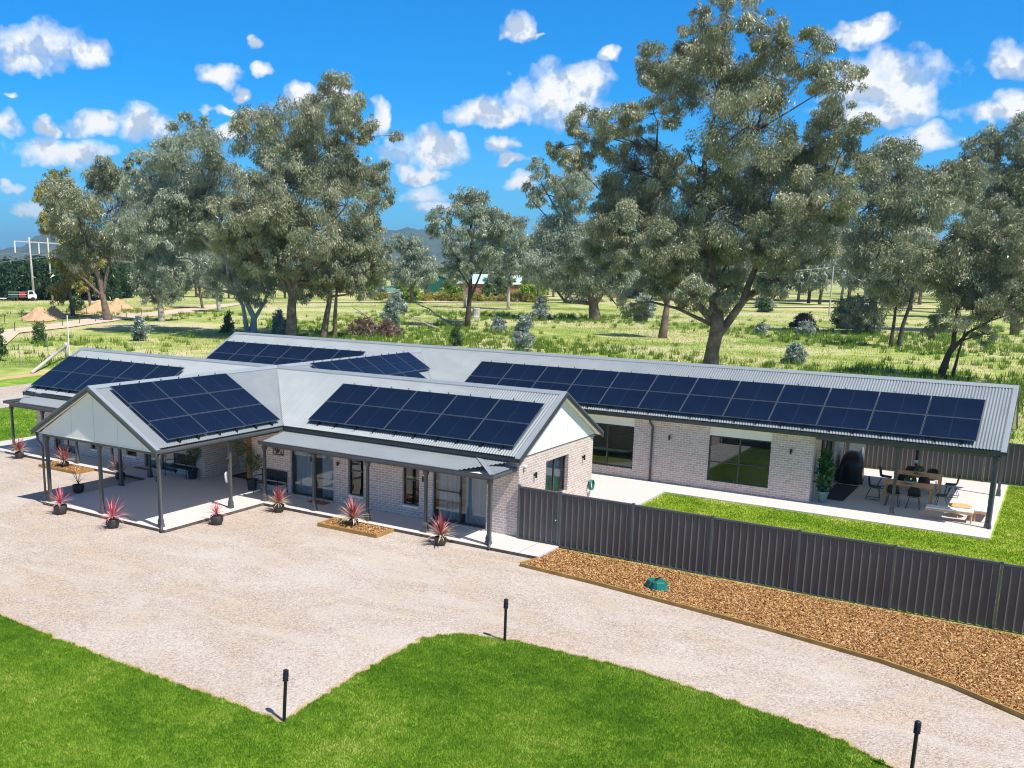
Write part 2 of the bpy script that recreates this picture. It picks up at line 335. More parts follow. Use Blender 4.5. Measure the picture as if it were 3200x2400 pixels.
# joint lines cut in slabs
b=MB()
for x in (13.75,): b.box(x-.006,x+.006,-4.375,-3.0,.0,.0015)
b.box(-15.19,-12.3,-3.52,-3.508,-.012,-.0105); b.box(-15.19,-12.25,-1.2,-1.19,-.012,-.0105)
o=b.obj('slab_joint',M['trim']); o['kind']='structure'
# mulch bed
ME=[(14.29,-5.25),(16.8,-5.51),(19.4,-5.90),(21.83,-6.27),(23.34,-6.58),(24.35,-6.78),(25.8,-7.32),(27.16,-8.14),(29,-9.4),(31,-11),(34,-14)]
mul=[(14.47,-3.04)]+[(14.3,-5.2)]+ME[1:]+[(36,-14),(36,-3.06)]
o=sheet('mulch_bed',mul,-.088,M['chipbase'])
def pip(P,poly):
    x,y=P[:,0],P[:,1]; c=np.zeros(len(P),bool); n=len(poly)
    for i in range(n):
        x1,y1=poly[i];x2,y2=poly[(i+1)%n]
        k=((y1>y)!=(y2>y))&(x<(x2-x1)*(y-y1)/(y2-y1+1e-12)+x1); c^=k
    return c
def chips(n,poly,z,hmin=0,hmax=.03,size=(.05,.018)):
    p=np.array(poly); lo,hi=p.min(0),p.max(0); P=rng.uniform(lo,hi,(n*3,2)); P=P[pip(P,poly)][:n]; n=len(P)
    a=rng.uniform(0,2*PI,n); L=size[0]*rng.uniform(.5,1.5,n)/2; W=size[1]*rng.uniform(.5,1.5,n)/2
    c=np.column_stack([P,z+rng.uniform(hmin,hmax,n)]); tl=rng.uniform(-.6,.6,n); rl=rng.uniform(-.8,.8,n)
    u=np.stack([np.cos(a)*np.cos(tl),np.sin(a)*np.cos(tl),np.sin(tl)],-1)*L[:,None]; v=np.stack([-np.sin(a)*np.cos(rl),np.cos(a)*np.cos(rl),np.sin(rl)],-1)*W[:,None]
    V=np.stack([c-u-v,c+u-v,c+u+v,c-u+v],1).reshape(-1,3); return V,np.arange(4*n).reshape(-1,4),np.repeat(rng.beta(1.6,1.6,n),4)
mv=[(14.46,-3.03),(14.35,-5.2)]+ME[1:8]+[(28.2,-8.9),(28.2,-3.03)]
V,F,T=chips(120000,mv,-.082,0,.04); o=npmesh('mulch_chips',V,F,M['chip'],tint=T); tag(o,kind='stuff',label='loose orange brown wood chips covering the bed beside the grey fence',cat='mulch')
for k in range(len(ME)-1):
    pass
t=thing('garden_edging','long curved timber sleeper edging holding the wood chip bed off the gravel','edging',(0,0,0))
for k in range(10):
    a=ME[k];c=ME[k+1]; bb=MB(); bb.bar((a[0],a[1],-.06),(c[0],c[1],-.06),.045,.12); bb.obj('sleeper',M['sleeper'],t)
bb=MB(); bb.bar((14.27,-5.2,-.06),(14.46,-4.42,-.06),.045,.12); bb.obj('sleeper',M['sleeper'],t)
# ------------------------------------------------------------------ grass blades
def blades(n,sampler,h,w,lean=.45,hv=(.5,1.4)):
    P=sampler(n); n=len(P); a=rng.uniform(0,2*PI,n); hh=h*rng.uniform(hv[0],hv[1],n); la=rng.uniform(0,2*PI,n); ll=hh*lean*rng.uniform(.2,1.2,n)
    s=np.stack([np.cos(a),np.sin(a),np.zeros(n)],-1)*(w*rng.uniform(.6,1.4,n)/2)[:,None]
    tip=P+np.stack([np.cos(la)*ll,np.sin(la)*ll,hh],-1)
    V=np.stack([P-s,P+s,tip],1).reshape(-1,3); return V,np.arange(3*n).reshape(-1,3),np.repeat(rng.uniform(0,1,n),3)
def polysampler(poly,z):
    def f(n):
        p=np.array(poly); lo,hi=p.min(0),p.max(0); P=rng.uniform(lo,hi,(int(n*2.2),2)); P=P[pip(P,poly)][:n]; return np.column_stack([P,np.full(len(P),z)])
    return f
front=EDGE+[(27.5,-13.2),(27,-19.5),(22,-21.5),(17,-22.5),(11,-21)]
V,F,T=blades(620000,polysampler(front,LAWNZ),.045,.014,.8); o=npmesh('lawn_grass',V,F,M['lawnb'],tint=T); tag(o,kind='stuff',label='short bright green lawn grass in the foreground beside the gravel',cat='grass')
g1=[(14.5,-2.8),(31,-2.8),(31,16.4),(25.66,16.4),(25.66,6.28),(14.5,6.28)]
V,F,T=blades(190000,polysampler(g1,-.05),.045,.022,.7); o=npmesh('garden_grass',V,F,M['gardb'],tint=T); tag(o,kind='stuff',label='bright yellow green lawn grass behind the grey fence',cat='grass')
g2=[(-25.2,-4.3),(-15.25,-4.3),(-15.25,12),(-25.2,12)]
V,F,T=blades(60000,polysampler(g2,-.10),.06,.03,.7); o=npmesh('side_grass',V,F,M['lawnb'],tint=T); tag(o,kind='stuff',label='green lawn grass left of the house beside the pale path',cat='grass')
def padsamp(rmin,rmax,ex=1.0):
    def f(n):
        az=np.radians(rng.uniform(-60,2,n)); r=(rng.uniform(rmin**ex,rmax**ex,n))**(1/ex)
        x=CAM.x+r*np.sin(az); y=CAM.y+r*np.cos(az)
        ok=((y>17.2)|(x<-41))&~((x<-38)&(x>-46)&(y<19)); x=x[ok];y=y[ok]
        c=np.sin(x*.13+np.sin(y*.11)*2)*np.cos(y*.17+1)+rng.normal(0,.5,len(x)); 
        # keep the dirt track and bare patches clear
        tr=track_d(x,y)>2.2
        k=(c>-.5)&tr; return np.column_stack([x[k],y[k],np.full(k.sum(),-.14)])
    return f
TRK=[(-66,28),(-79.7,38.7),(-84.8,49.3),(-96.3,68.2),(-102.4,82.1),(-107.4,92.4),(-122.9,119.1),(-128,135),(-118,155),(-106.6,170),(-88.6,198),(-74,220.7),(-42.7,216),(-22.9,244.3),(20,280)]
def track_d(x,y):
    d=np.full(len(x),1e9)
    for (a,b),(c,e) in zip(TRK[:-1],TRK[1:]):
        vx,vy=c-a,e-b; t=np.clip(((x-a)*vx+(y-b)*vy)/(vx*vx+vy*vy),0,1); d=np.minimum(d,np.hypot(x-a-t*vx,y-b-t*vy))
    return d
def ribbon(name,pts,ws,z,m):
    vs=[];n=len(pts)
    for i,p in enumerate(pts):
        a=Vector(pts[max(i-1,0)]);b_=Vector(pts[min(i+1,n-1)]);d=(b_-a).normalized();s=Vector((-d.y,d.x))*ws[i]/2
        vs+=[(p[0]+s.x,p[1]+s.y,z),(p[0]-s.x,p[1]-s.y,z)]
    bb=MB(); bb.add(vs,[(2*i,2*i+1,2*i+3,2*i+2) for i in range(n-1)]); o=bb.obj(name,m,rec=False); o['kind']='structure'; return o
ribbon('dirt_track',TRK,[4.5,4.5,5,6,6,6,5,4,4,4.5,4,4,5,5,5],.02,M['track'])
V,F,T=blades(230000,padsamp(50,240,.55),.20,.055,.6,(.3,1.6)); o=npmesh('paddock_grass',V,F,M['paddb'],tint=T); tag(o,kind='stuff',label='long yellow green pasture grass in the paddock behind the house',cat='grass')
def weedsamp(n):
    m=n//26; az=np.radians(rng.uniform(-60,2,m*2)); r=rng.uniform(52,190,m*2); x=CAM.x+r*np.sin(az); y=CAM.y+r*np.cos(az)
    c=np.sin(x*.09+1.3*np.sin(y*.07))+np.sin(y*.12+.5+x*.03)+rng.normal(0,.7,len(x)); k=(c>.35)&((y>19))&(track_d(x,y)>3.5)&~((az<math.radians(-45))&(r<150)&(rng.uniform(0,1,len(x))<.7)); x=x[k][:m];y=y[k][:m]; m=len(x)
    sz=rng.uniform(.5,1.5,m); cx=np.repeat(x,26)+rng.normal(0,.22,m*26)*np.repeat(sz,26); cy=np.repeat(y,26)+rng.normal(0,.22,m*26)*np.repeat(sz,26)
    return np.column_stack([cx,cy,np.full(m*26,-.14)])
V,F,T=blades(120000,weedsamp,.55,.085,.35,(.4,1.4)); o=npmesh('paddock_weeds',V,F,M['weed'],tint=T); tag(o,kind='stuff',label='clumps of taller dark green weeds standing in the paddock',cat='weeds')
M['joint']=mn('joint_grey',(.45,.44,.42),(.5,.49,.47),3)
# ------------------------------------------------------------------ the house
T=.55; KS=math.sqrt(1+T*T); H1=4.42; H2=4.63; E1=3.25; E2=3.46; YB=10.82
house=thing('brick_house','single storey mauve brick house with corrugated roofs, verandahs and a gabled entry porch','house')
def part(b,name,m,label=None,par=None,**k):
    o=b.obj(name,m,par or house,**k)
    if label: o['label']=label
    return o
def corr(name,O,S,D,s0,s1,hi,lo=lambda s:0,amp=.0155,m=None,par=None,per=8,pitch=.102,label=None):
    O=np.array(O,float);S=np.array(S,float);D=np.array(D,float);D/=np.linalg.norm(D);Nn=np.cross(S,D); 
    if Nn[2]<0: Nn=-Nn
    n=int((s1-s0)/pitch*per)+1; s=np.linspace(s0,s1,n); l=np.array([lo(x) for x in s]); h=np.maximum(np.array([hi(x) for x in s]),l+1e-4)
    w=(amp*np.sin(2*PI*s/pitch))[:,None]*Nn; base=O+s[:,None]*S+w
    a=base+l[:,None]*D; c=base+h[:,None]*D; V=np.concatenate([a,c]); i=np.arange(n-1)
    F=np.stack([i,i+1,i+1+n,i+n],-1)
    o=npmesh(name,V,F,m or M['roof'],par or house,smooth=True)
    if label:o['label']=label
    return o
dn=lambda x,y: np.array([x,y,-T])
e=E1-.09
rf=corr('roof',(0,0,H1),(1,0,0),dn(0,-1),0.03,13.0,lambda s:min(s,e)*KS)
corr('roof',(0,0,H1),(1,0,0),dn(0,-1),-12.45,-.03,lambda s:min(-s,e)*KS)
corr('roof',(0,0,H1),(1,0,0),dn(0,1),0.03,13.0,lambda s:min(s,e)*KS)
corr('roof',(0,0,H1),(1,0,0),dn(0,1),-12.45,-.03,lambda s:min(-s,e)*KS)
pr1=corr('roof',(0,0,H1),(0,1,0),dn(1,0),-9.1,-.03,lambda s:min(-s,e)*KS)
corr('roof',(0,0,H1),(0,1,0),dn(-1,0),-9.1,-.03,lambda s:min(-s,e)*KS)
corr('roof',(0,0,H1),(0,1,0),dn(1,0),.03,10.42,lambda s:max(min(s,e,10.44-s),0)*KS)
corr('roof',(0,0,H1),(0,1,0),dn(-1,0),.03,10.42,lambda s:max(min(s,e,10.44-s),0)*KS)
rb=corr('roof',(0,YB,H2),(1,0,0),dn(0,-1),-13.0,25.62,lambda s:min(E2-.09,.38+abs(s))*KS)
corr('roof',(0,YB,H2),(1,0,0),dn(0,1),-13.0,25.62,lambda s:(E2-.09)*KS)
# ridge caps
def cap_line(p,q,w=.16,par=None,up=.012):
    p=Vector(p);q=Vector(q);d=(q-p).normalized();s=Vector((-d.y,d.x,0)).normalized(); b=MB(); vs=[]
    for P in (p,q):
        for k,z in ((-w,-w*T+up+.008),(-w*.9,-w*.9*T+up+.018),(-.03,up+.022),(0,up+.03),(.03,up+.022),(w*.9,-w*.9*T+up+.018),(w,-w*T+up+.008)):
            vs.append(P+s*k+Vector((0,0,z)))
    b.add(vs,[(i,i+1,i+8,i+7) for i in range(6)]); return b
for p,q in (((-12.53,0,H1),(13.09,0,H1)),((0,-9.18,H1),(0,10.44,H1)),((-13.07,YB,H2),(25.71,YB,H2))):
    part(cap_line(p,q),'ridge_cap',M['cap'],rec=False)
# valleys: folded strips
def strip(p,q,w,m,name='valley',lift=.004):
    p=Vector(p);q=Vector(q); b=MB(); b.bar(p+Vector((0,0,lift)),q+Vector((0,0,lift)),w,.012); part(b,name,m)
for sx,sy in ((1,-1),(-1,-1),(1,1),(-1,1)):
    strip((.03*sx,.03*sy,H1-.03),(sx*e,sy*e,H1-T*e-.005),.10,M['dark'])
for sx in (1,-1): strip((.03*sx,10.41,H1-.03),(sx*e,10.44-e,H1-T*e-.005),.10,M['dark'])
# gutters
def gutter(p,q,out,zt,h=.125,w=.12,m=None):
    """p,q xy of the outer edge, out = outward unit vector"""
    m=m or M['dark']; p=Vector((*p,0));q=Vector((*q,0));o=Vector((*out,0)); b=MB(); d=(q-p).normalized()
    prof=[(0,-.0),(-.012,-.014),(-.004,-.05),(-.018,-h),(-w,-h),(-w,-h+.012),(-.03,-h+.014),(-.018,-.05),(-.026,-.012),(-.014,.0)]
    vs=[P+o*a+Vector((0,0,zt+z)) for P in (p,q) for a,z in prof]; n=len(prof)
    b.add(vs,[(i,(i+1)%n,n+(i+1)%n,n+i) for i in range(n)]+[tuple(range(n))[::-1],tuple(range(n,2*n))])
    # end plates
    for P in (p,q):
        b.add([P+o*a+Vector((0,0,zt+z))+d*k for k in (-.002,.002) for a,z in ((0,0),(-.018,-h),(-w,-h),(-w,0))],[(0,1,2,3),(7,6,5,4),(0,4,5,1),(1,5,6,2),(2,6,7,3),(3,7,4,0)])
    return part(b,'gutter',m)
Z1=H1-T*E1+.02; Z2=H2-T*E2+.02
gutter((E1,-E1),(13.05,-E1),(0,-1),Z1); gutter((-12.5,-E1),(-E1,-E1),(0,-1),Z1)
gutter((E1,-E1),(13.05,-E1),(0,-1),Z1) if 0 else None
gutter((E1,-9.14),(E1,-E1),(1,0),Z1,m=M['trim']); gutter((-E1,-9.14),(-E1,-E1),(-1,0),Z1,m=M['trim'])
gutter((E1,E1),(13.05,E1),(0,1),Z1); gutter((-12.5,E1),(-E1,E1),(0,1),Z1)
gutter((-13.03,YB-E2),(-E1,YB-E2),(0,-1),Z2); gutter((E1,YB-E2),(25.67,YB-E2),(0,-1),Z2); gutter((-13.03,YB+E2),(25.67,YB+E2),(0,1),Z2)
gutter((E1,E1),(E1,YB-E2),(1,0),Z1)
# fascias behind gutters
def fascia(x0,x1,y0,y1,zt,h=.17,m=None): b=MB(); b.box(x0,x1,y0,y1,zt-h,zt-.03); part(b,'fascia',m or M['trim'])
fascia(E1-.13,12.98,-E1+.125,-E1+.15,Z1); fascia(-12.4,-E1+.13,-E1+.125,-E1+.15,Z1)
fascia(E1-.15,E1-.125,-9.1,-E1+.12,Z1); fascia(-E1+.125,-E1+.15,-9.1,-E1+.12,Z1)
fascia(E1,25.6,YB-E2+.125,YB-E2+.15,Z2)
# verge caps + barge boards + soffit strips
def barge(P,Q,outv,m=None,wt=.17,hb=.19):
    """P ridge end, Q eave end, outv outward horizontal vector"""
    m=m or M['dark']; P=Vector(P);Q=Vector(Q);o=Vector(outv); d=(Q-P).normalized(); up=o.cross(d).normalized(); up=up if up.z>0 else -up
    b=MB(); 
    a=P-o*wt/2+up*.022; c=Q-o*wt/2+up*.022; b.hexa([a-o*wt/2-up*.006,a+o*wt/2-up*.006,c+o*wt/2-up*.006,c-o*wt/2-up*.006],[a-o*wt/2+up*.006,a+o*wt/2+up*.006,c+o*wt/2+up*.006,c-o*wt/2+up*.006]); part(b,'verge_cap',M['cap'])
    z=Vector((0,0,-hb)); k=o*.022
    b=MB(); p1=P+Vector((0,0,.012));q1=Q+Vector((0,0,.012)); b.hexa([p1+z-k,p1+z,q1+z,q1+z-k],[p1-k,p1,q1,q1-k])
    p2=P+Vector((0,0,-.0))+o*.002; q2=Q+o*.002; z2=Vector((0,0,-.085)); k2=o*.02
    b.hexa([p2+z2,p2+z2+k2,q2+z2+k2,q2+z2],[p2,p2+k2,q2+k2,q2]); part(b,'barge_board',m)
X1=13.09
for s in (-1,1):
    barge((X1,0,H1),(X1,s*E1,H1-T*E1),(1,0,0)); barge((-12.53,0,H1),(-12.53,s*E1,H1-T*E1),(-1,0,0))
    barge((s*0,-9.18,H1),(s*E1,-9.18,H1-T*E1),(0,-1,0),M['trim'])
    barge((25.71,YB,H2),(25.71,YB+s*E2,H2-T*E2),(1,0,0)); barge((-13.07,YB,H2),(-13.07,YB+s*E2,H2-T*E2),(-1,0,0))
def verge_soffit(x0,x1,yc,e_,h,sg=(-1,1),ax='x'):
    for s in sg:
        p=[(x0,yc+s*.02,h-.15),(x1,yc+s*.02,h-.15),(x1,yc+s*(e_-.12),h-.15-T*(e_-.12)),(x0,yc+s*(e_-.12),h-.15-T*(e_-.12))]
        if ax=='y': p=[(b_,a_,c_) for a_,b_,c_ in p]
        b=MB(); b.hexa(p,[(a_,b_,c_+.02) for a_,b_,c_ in p]); part(b,'verge_soffit',M['cream'])
verge_soffit(12.82,X1-.024,0,E1,H1); verge_soffit(-12.5,-12.2,0,E1,H1); verge_soffit(25.3,25.68,YB,E2,H2); verge_soffit(-9.155,-8.95,0,E1,H1,ax='y')
# gable panels (thin boards with joints)
def gable(axis,c,t,yc,half,zb,ap,joints,out):
    """triangle in plane axis=c, apex height ap at yc, base zb"""
    b=MB(); pts=[(-half,zb),(half,zb),(0,ap)]
    f=(lambda a,z,k:(c+k,yc+a,z)) if axis=='x' else (lambda a,z,k:(yc+a,c+k,z))
    b.add([f(a,z,0) for a,z in pts]+[f(a,z,-out*t) for a,z in pts],[(0,1,2),(5,4,3),(0,3,4,1),(1,4,5,2),(2,5,3,0)])
    g=part(b,'gable_panel',M['cream'])
    for j in joints:
        b=MB(); zt=ap-(ap-zb)*abs(j)/half-.02
        q=[f(j-.006,zb+.01,out*.003),f(j+.006,zb+.01,out*.003),f(j+.006,zt,out*.003),f(j-.006,zt,out*.003)]
        b.add(q,[(0,1,2,3)]); b.obj('panel_joint',M['joint'],g,rec=False)
    b=MB(); A=f(-half,zb,out*.004);B_=f(half,zb,out*.004); b.bar(A,B_,.02,.022); b.obj('flashing',M['trim'] if axis=='x' else M['white'],g)
gable('x',12.87,.03,0,3.0,2.58,H1-.14-.0,(-1.8,-.6,.6,1.8,),1)
gable('y',-9.0,.03,0,3.0,2.545,H1-.15,(-2.4,-1.2,0,1.2,2.4),-1)
gable('x',25.4,.03,YB,3.35,2.60,H2-.15,(-1.2,0,1.2),1)
gable('x',-12.25,.03,0,3.0,2.58,H1-.15,(),-1); gable('x',-12.8,.03,YB,3.2,2.60,H2-.15,(),-1)
# soffits / ceilings
def soffit(x0,x1,y0,y1,z,name='soffit',m=None): b=MB(); b.box(x0,x1,y0,y1,z,z+.015); part(b,name,m or M['cream'])
soffit(-E1+.14,E1-.14,-8.98,-3.12,2.515); soffit(3.13,12.84,-3.1,3.1,2.50); soffit(-12.2,-3.13,-3.1,3.1,2.50); soffit(-3.12,3.12,-3.1,7.3,2.50)
soffit(-12.8,25.4,7.5,14.15,2.585)
# walls
def wall(axis,c,th,a0,a1,z0,z1,ops=(),out=-1,name='wall'):
    """outer face on plane c, body extends opposite to `out`."""
    A=sorted({a0,a1,*[q for o in ops for q in o[:2]]}); Zs=sorted({z0,z1,*[q for o in ops for q in o[2:]]})
    V=[];F=[];UV=[]
    def P(a,d,z): return (a,c-out*d,z) if axis=='y' else (c-out*d,a,z)
    def quad(p,uv):
        n=len(V); V.extend(p);UV.extend(uv);F.append((n,n+1,n+2,n+3))
    def solid(i,j):
        if i<0 or j<0 or i>=len(A)-1 or j>=len(Zs)-1: return False
        am=(A[i]+A[i+1])/2;zm=(Zs[j]+Zs[j+1])/2
        return not any(o[0]<am<o[1] and o[2]<zm<o[3] for o in ops)
    for i in range(len(A)-1):
        for j in range(len(Zs)-1):
            if not solid(i,j): continue
            l,r,b_,t_=A[i],A[i+1],Zs[j],Zs[j+1]
            for d in (0,th): quad([P(l,d,b_),P(r,d,b_),P(r,d,t_),P(l,d,t_)],[(l,b_),(r,b_),(r,t_),(l,t_)])
            if not solid(i-1,j): quad([P(l,0,b_),P(l,th,b_),P(l,th,t_),P(l,0,t_)],[(0,b_),(th,b_),(th,t_),(0,t_)])
            if not solid(i+1,j): quad([P(r,0,b_),P(r,th,b_),P(r,th,t_),P(r,0,t_)],[(0,b_),(th,b_),(th,t_),(0,t_)])
            if not solid(i,j-1): quad([P(l,0,b_),P(l,th,b_),P(r,th,b_),P(r,0,b_)],[(l,0),(l,th),(r,th),(r,0)])
            if not solid(i,j+1): quad([P(l,0,t_),P(l,th,t_),P(r,th,t_),P(r,0,t_)],[(l,0),(l,th),(r,th),(r,0)])
    return npmesh(name,V,F,M['brick'],house,uv=np.array(UV))
WT=2.49
wall('y',-2.84,.22,1.25,12.87,0,WT,[(3.22,5.28,0.04,2.1),(5.95,6.65,.4,2.1),(8.34,9.03,.4,2.1),(9.58,11.7,.04,2.1)])
wall('y',-2.84,.22,-12.2,-1.35,0,WT,[(-11.05,-9.3,.04,2.1),(-8.46,-7.76,.4,2.1),(-6.1,-5.42,.4,2.1),(-4.95,-2.95,.04,2.1)])
wall('x',12.87,.22,-2.62,2.84,0,2.56,[(-.93,.8,.85,2.17)],out=1)
wall('x',-12.2,.22,-2.62,2.84,0,WT,[],out=-1)
wall('x',-1.35,.22,-2.62,-.9,0,WT,[],out=1); wall('y',-.9,.22,-1.57,1.25,0,WT,[(-.2,.8,.0,2.1)])
wall('x',1.25,.22,-2.62,-.68,0,WT,[],out=-1)
wall('y',2.84,.22,3.2,12.65,0,WT,[],out=1); wall('y',2.84,.22,-12.0,-3.2,0,WT,[],out=1)
wall('x',2.95,.22,2.9,7.8,0,WT,[],out=1); wall('x',-2.95,.22,2.9,7.8,0,WT,[],out=-1)
wall('y',7.87,.22,3.0,19.53,0,2.58,[(10.1,12.47,.4,2.58),(15.6,17.99,.35,2.58),(5,7.2,.4,2.1)])
wall('y',7.87,.22,-12.8,-3.0,0,2.58,[]); wall('x',19.53,.22,8.09,13.9,0,2.58,[(9.25,11.9,.04,2.3)],out=1)
wall('y',13.9,.22,-12.8,19.31,0,2.58,[],out=1); wall('x',-12.8,.22,8.09,13.68,0,2.58,[],out=-1)
# windows and doors
def opening(axis,c,out,a0,a1,z0,z1,muls=(),rails=(),name='window',curt=None,deep=.09,fw=.05,cut=None,label=None):
    def P(a,d,z): return (a,c-out*d,z) if axis=='y' else (c-out*d,a,z)
    def bx(b,l,r,d0,d1,lo,hi):
        p,q=P(l,d0,lo),P(r,d1,hi); b.box(p[0],q[0],p[1],q[1],lo,hi)
    b=MB(); d0,d1=deep,deep+.06
    bx(b,a0,a0+fw,d0,d1,z0,z1);bx(b,a1-fw,a1,d0,d1,z0,z1);bx(b,a0+fw,a1-fw,d0,d1,z0,z0+fw);bx(b,a0+fw,a1-fw,d0,d1,z1-fw,z1)
    for m in muls: bx(b,m-.032,m+.032,d0+.003,d1-.003,z0+fw,z1-fw)
    for l,r,z in rails: bx(b,l,r,d0+.006,d1-.006,z-.022,z+.022)
    w=part(b,name,M['dark'],label)
    ed=[a0+fw]+list(muls)+[a1-fw]
    for l,r in zip(ed[:-1],ed[1:]):
        g=MB(); p,q=P(l,d0+.03,z0+fw),P(r,d0+.03,z1-fw)
        g.add([P(l,d0+.03,z0+fw),P(r,d0+.03,z0+fw),P(r,d0+.03,z1-fw),P(l,d0+.03,z1-fw)],[(0,1,2,3)]); g.obj('pane',M['glass'],w,rec=False)
    if name=='glass_door':
        h=MB(); m=muls[0] if muls else a1-.1; bx(h,m-.02,m+.02,d0-.035,d0,1.0,1.22); h.obj('handle',M['black'],w)
    if curt:
        for l,r in curt:
            n=int((r-l)/.03)+2; a=np.linspace(l,r,n); dd=d1+.12+.03*np.sin(a*38)+.015*np.sin(a*91); V=[P(x,y,z) for z in (z0+.03,z1) for x,y in zip(a,dd)]; i=np.arange(n-1)
            o=npmesh('curtain',V,np.stack([i,i+1,i+1+n,i+n],-1),M['curtain'],w,smooth=True)
    return w
ywl=('y',-2.84,-1)
opening(*ywl,3.22,5.28,.04,2.1,(4.26,),(),'glass_door',[(3.3,4.2),(4.55,5.2)])
opening(*ywl,5.95,6.65,.4,2.1,(),((6.0,6.6,1.3),)); opening(*ywl,8.34,9.03,.4,2.1,(),((8.39,8.98,1.3),))
opening(*ywl,9.58,11.7,.04,2.1,(10.64,),((9.63,10.61,1.1),),'glass_door',[(9.7,10.5),(10.75,11.6)])
opening(*ywl,-11.05,-9.3,.04,2.1,(-10.17,),(),'glass_door',[(-10.95,-9.4)]); opening(*ywl,-4.95,-2.95,.04,2.1,(-3.95,),(),'glass_door',[(-4.85,-3.05)])
opening(*ywl,-8.46,-7.76,.4,2.1,(),((-8.4,-7.8,1.3),)); opening(*ywl,-6.1,-5.42,.4,2.1,(),((-6.05,-5.47,1.3),))
opening('x',12.87,1,-.93,.8,.85,2.17,(-.06,),(),curt=[(-.85,.7)],deep=.12)
for a0,a1,mu in ((10.1,12.47,11.28),(15.6,17.99,16.8)):
    zb=.4 if a0<15 else .35
    opening('y',7.87,-1,a0,a1,zb,2.17,(mu,),((a0+.05,mu-.03,1.12),(mu+.03,a1-.05,1.12)),deep=.07)
    b=MB(); b.box(a0,a1,7.90,7.93,2.172,2.58); part(b,'infill_panel',M['cream'])
opening('y',7.87,-1,5,7.2,.4,2.1,(6.1,)); opening('x',19.53,1,9.25,11.9,.04,2.3,(10.13,11.0),(),'glass_door',deep=.1)
b=MB(); b.box(-.15,.75,-.80,-.75,.02,2.08); dd=part(b,'entry_door',M['timber']); b=MB(); b.box(.6,.64,-.86,-.8,.95,1.15); b.obj('handle',M['black'],dd)
b=MB(); b.box(1.0,1.24,-2.86,-2.6,.0,2.5); part(b,'timber_post',M['timber'])
b=MB(); b.box(1.0,1.24,-2.56,-2.54,0,2.4); 
# sills
for a0,a1,zz in ((5.95,6.65,.4),(8.34,9.03,.4),(-8.46,-7.76,.4),(-6.1,-5.42,.4)): 
    b=MB(); b.box(a0-.0,a1+.0,-2.862,-2.75,zz-.07,zz+.004); part(b,'sill',M['rsill'] if 'rsill' in M else M['brick'])
# posts
def post(x,y,zt,s=.045,lab=None,foot=True):
    b=MB(); sq=lambda r,z:[(x-r,y-r,z),(x+r,y-r,z),(x+r,y+r,z),(x-r,y+r,z)]
    b.hexa(sq(s,.3),sq(s,zt)); o=part(b,'post',M['post'])
    b=MB(); b.hexa(sq(.085,.004),sq(.085,.10)); b.hexa(sq(.072,.10),sq(.07,.20)); b.hexa(sq(.078,.20),sq(.05,.305)); b.obj('post_base',M['post'],o)
    b=MB(); b.hexa(sq(s+.004,zt-.16),sq(s+.03,zt-.06)); b.hexa(sq(s+.03,zt-.06),sq(s+.03,zt-.001)); b.obj('post_capital',M['post'],o)
for x in (3.12,5.45,7.80,10.17,12.55): post(x,-4.12,2.05)
for x in (-12.41,-10.15,-7.9,-5.6,-3.3): post(x,-3.95,2.05)
for x,y in ((-2.95,-8.78),(-.07,-8.78),(2.87,-8.78),(2.87,-5.62),(-3.0,-5.62)): post(x,y,2.39,.05)
for x,y in ((22.4,7.81),(25.4,7.81),(25.4,13.73),(22.4,13.73)): post(x,y,2.46,.05)
# beams
def beam(x0,x1,y0,y1,z0,z1,m=None): b=MB(); b.box(x0,x1,y0,y1,z0,z1); part(b,'beam',m or M['post'])
beam(3.05,12.62,-4.17,-4.07,2.052,2.162); beam(-12.48,-3.2,-4.0,-3.9,2.052,2.162); beam(12.5,12.6,-4.065,-2.85,2.052,2.162)
beam(2.82,2.92,-8.72,-3.1,2.392,2.512); beam(-3.05,-2.95,-8.72,-3.1,2.392,2.512); beam(-3.0,2.92,-8.84,-8.73,2.392,2.512)
beam(19.6,25.45,7.76,7.86,2.462,2.582); beam(25.35,25.45,7.87,13.8,2.462,2.582); beam(19.6,25.34,13.68,13.78,2.462,2.582)
# verandah roofs
VT=.175; VK=math.sqrt(1+VT*VT)
def vd(x,y): return np.array([x,y,-VT])
corr('verandah_roof',(0,-3.12,2.50),(1,0,0),vd(0,-1),3.3,12.74,lambda s:min(1.24,max(12.74-s,0))*VK)
corr('verandah_roof',(11.5,0,2.50),(0,1,0),vd(1,0),-4.34,-2.9,lambda s:1.24*VK,lambda s:0 if s>-3.12 else (-3.12-s)*VK)
corr('verandah_roof',(0,-3.12,2.50),(1,0,0),vd(0,-1),-12.55,-3.3,lambda s:min(1.0,max(s+12.55,0))*VK)
corr('verandah_roof',(-11.55,0,2.50),(0,1,0),vd(-1,0),-4.1,-2.9,lambda s:1.0*VK,lambda s:0 if s>-3.12 else (-3.12-s)*VK)
strip((11.5,-3.12,2.505),(12.74,-4.36,2.50-VT*1.24+.005),.14,M['cap'],'hip_cap',.012); strip((-11.55,-3.12,2.505),(-12.55,-4.12,2.50-VT*1.0+.005),.14,M['cap'],'hip_cap',.012)
for x0,x1 in ((3.3,11.6),(-11.6,-3.3)):
    b=MB(); b.box(x0,x1,-3.20,-3.04,2.515,2.527); part(b,'flashing',M['dark'])
gutter((3.08,-4.43),(12.83,-4.43),(0,-1),2.29,m=M['trim']); gutter((12.83,-4.43),(12.83,-2.88),(1,0),2.29,m=M['trim'])
gutter((-12.64,-4.2),(-3.2,-4.2),(0,-1),2.32,m=M['trim']); gutter((-12.64,-4.2),(-12.64,-2.88),(-1,0),2.32,m=M['trim'])
soffit(3.15,12.7,-4.3,-2.86,2.17,'verandah_ceiling'); soffit(-12.5,-3.2,-4.08,-2.86,2.17,'verandah_ceiling')
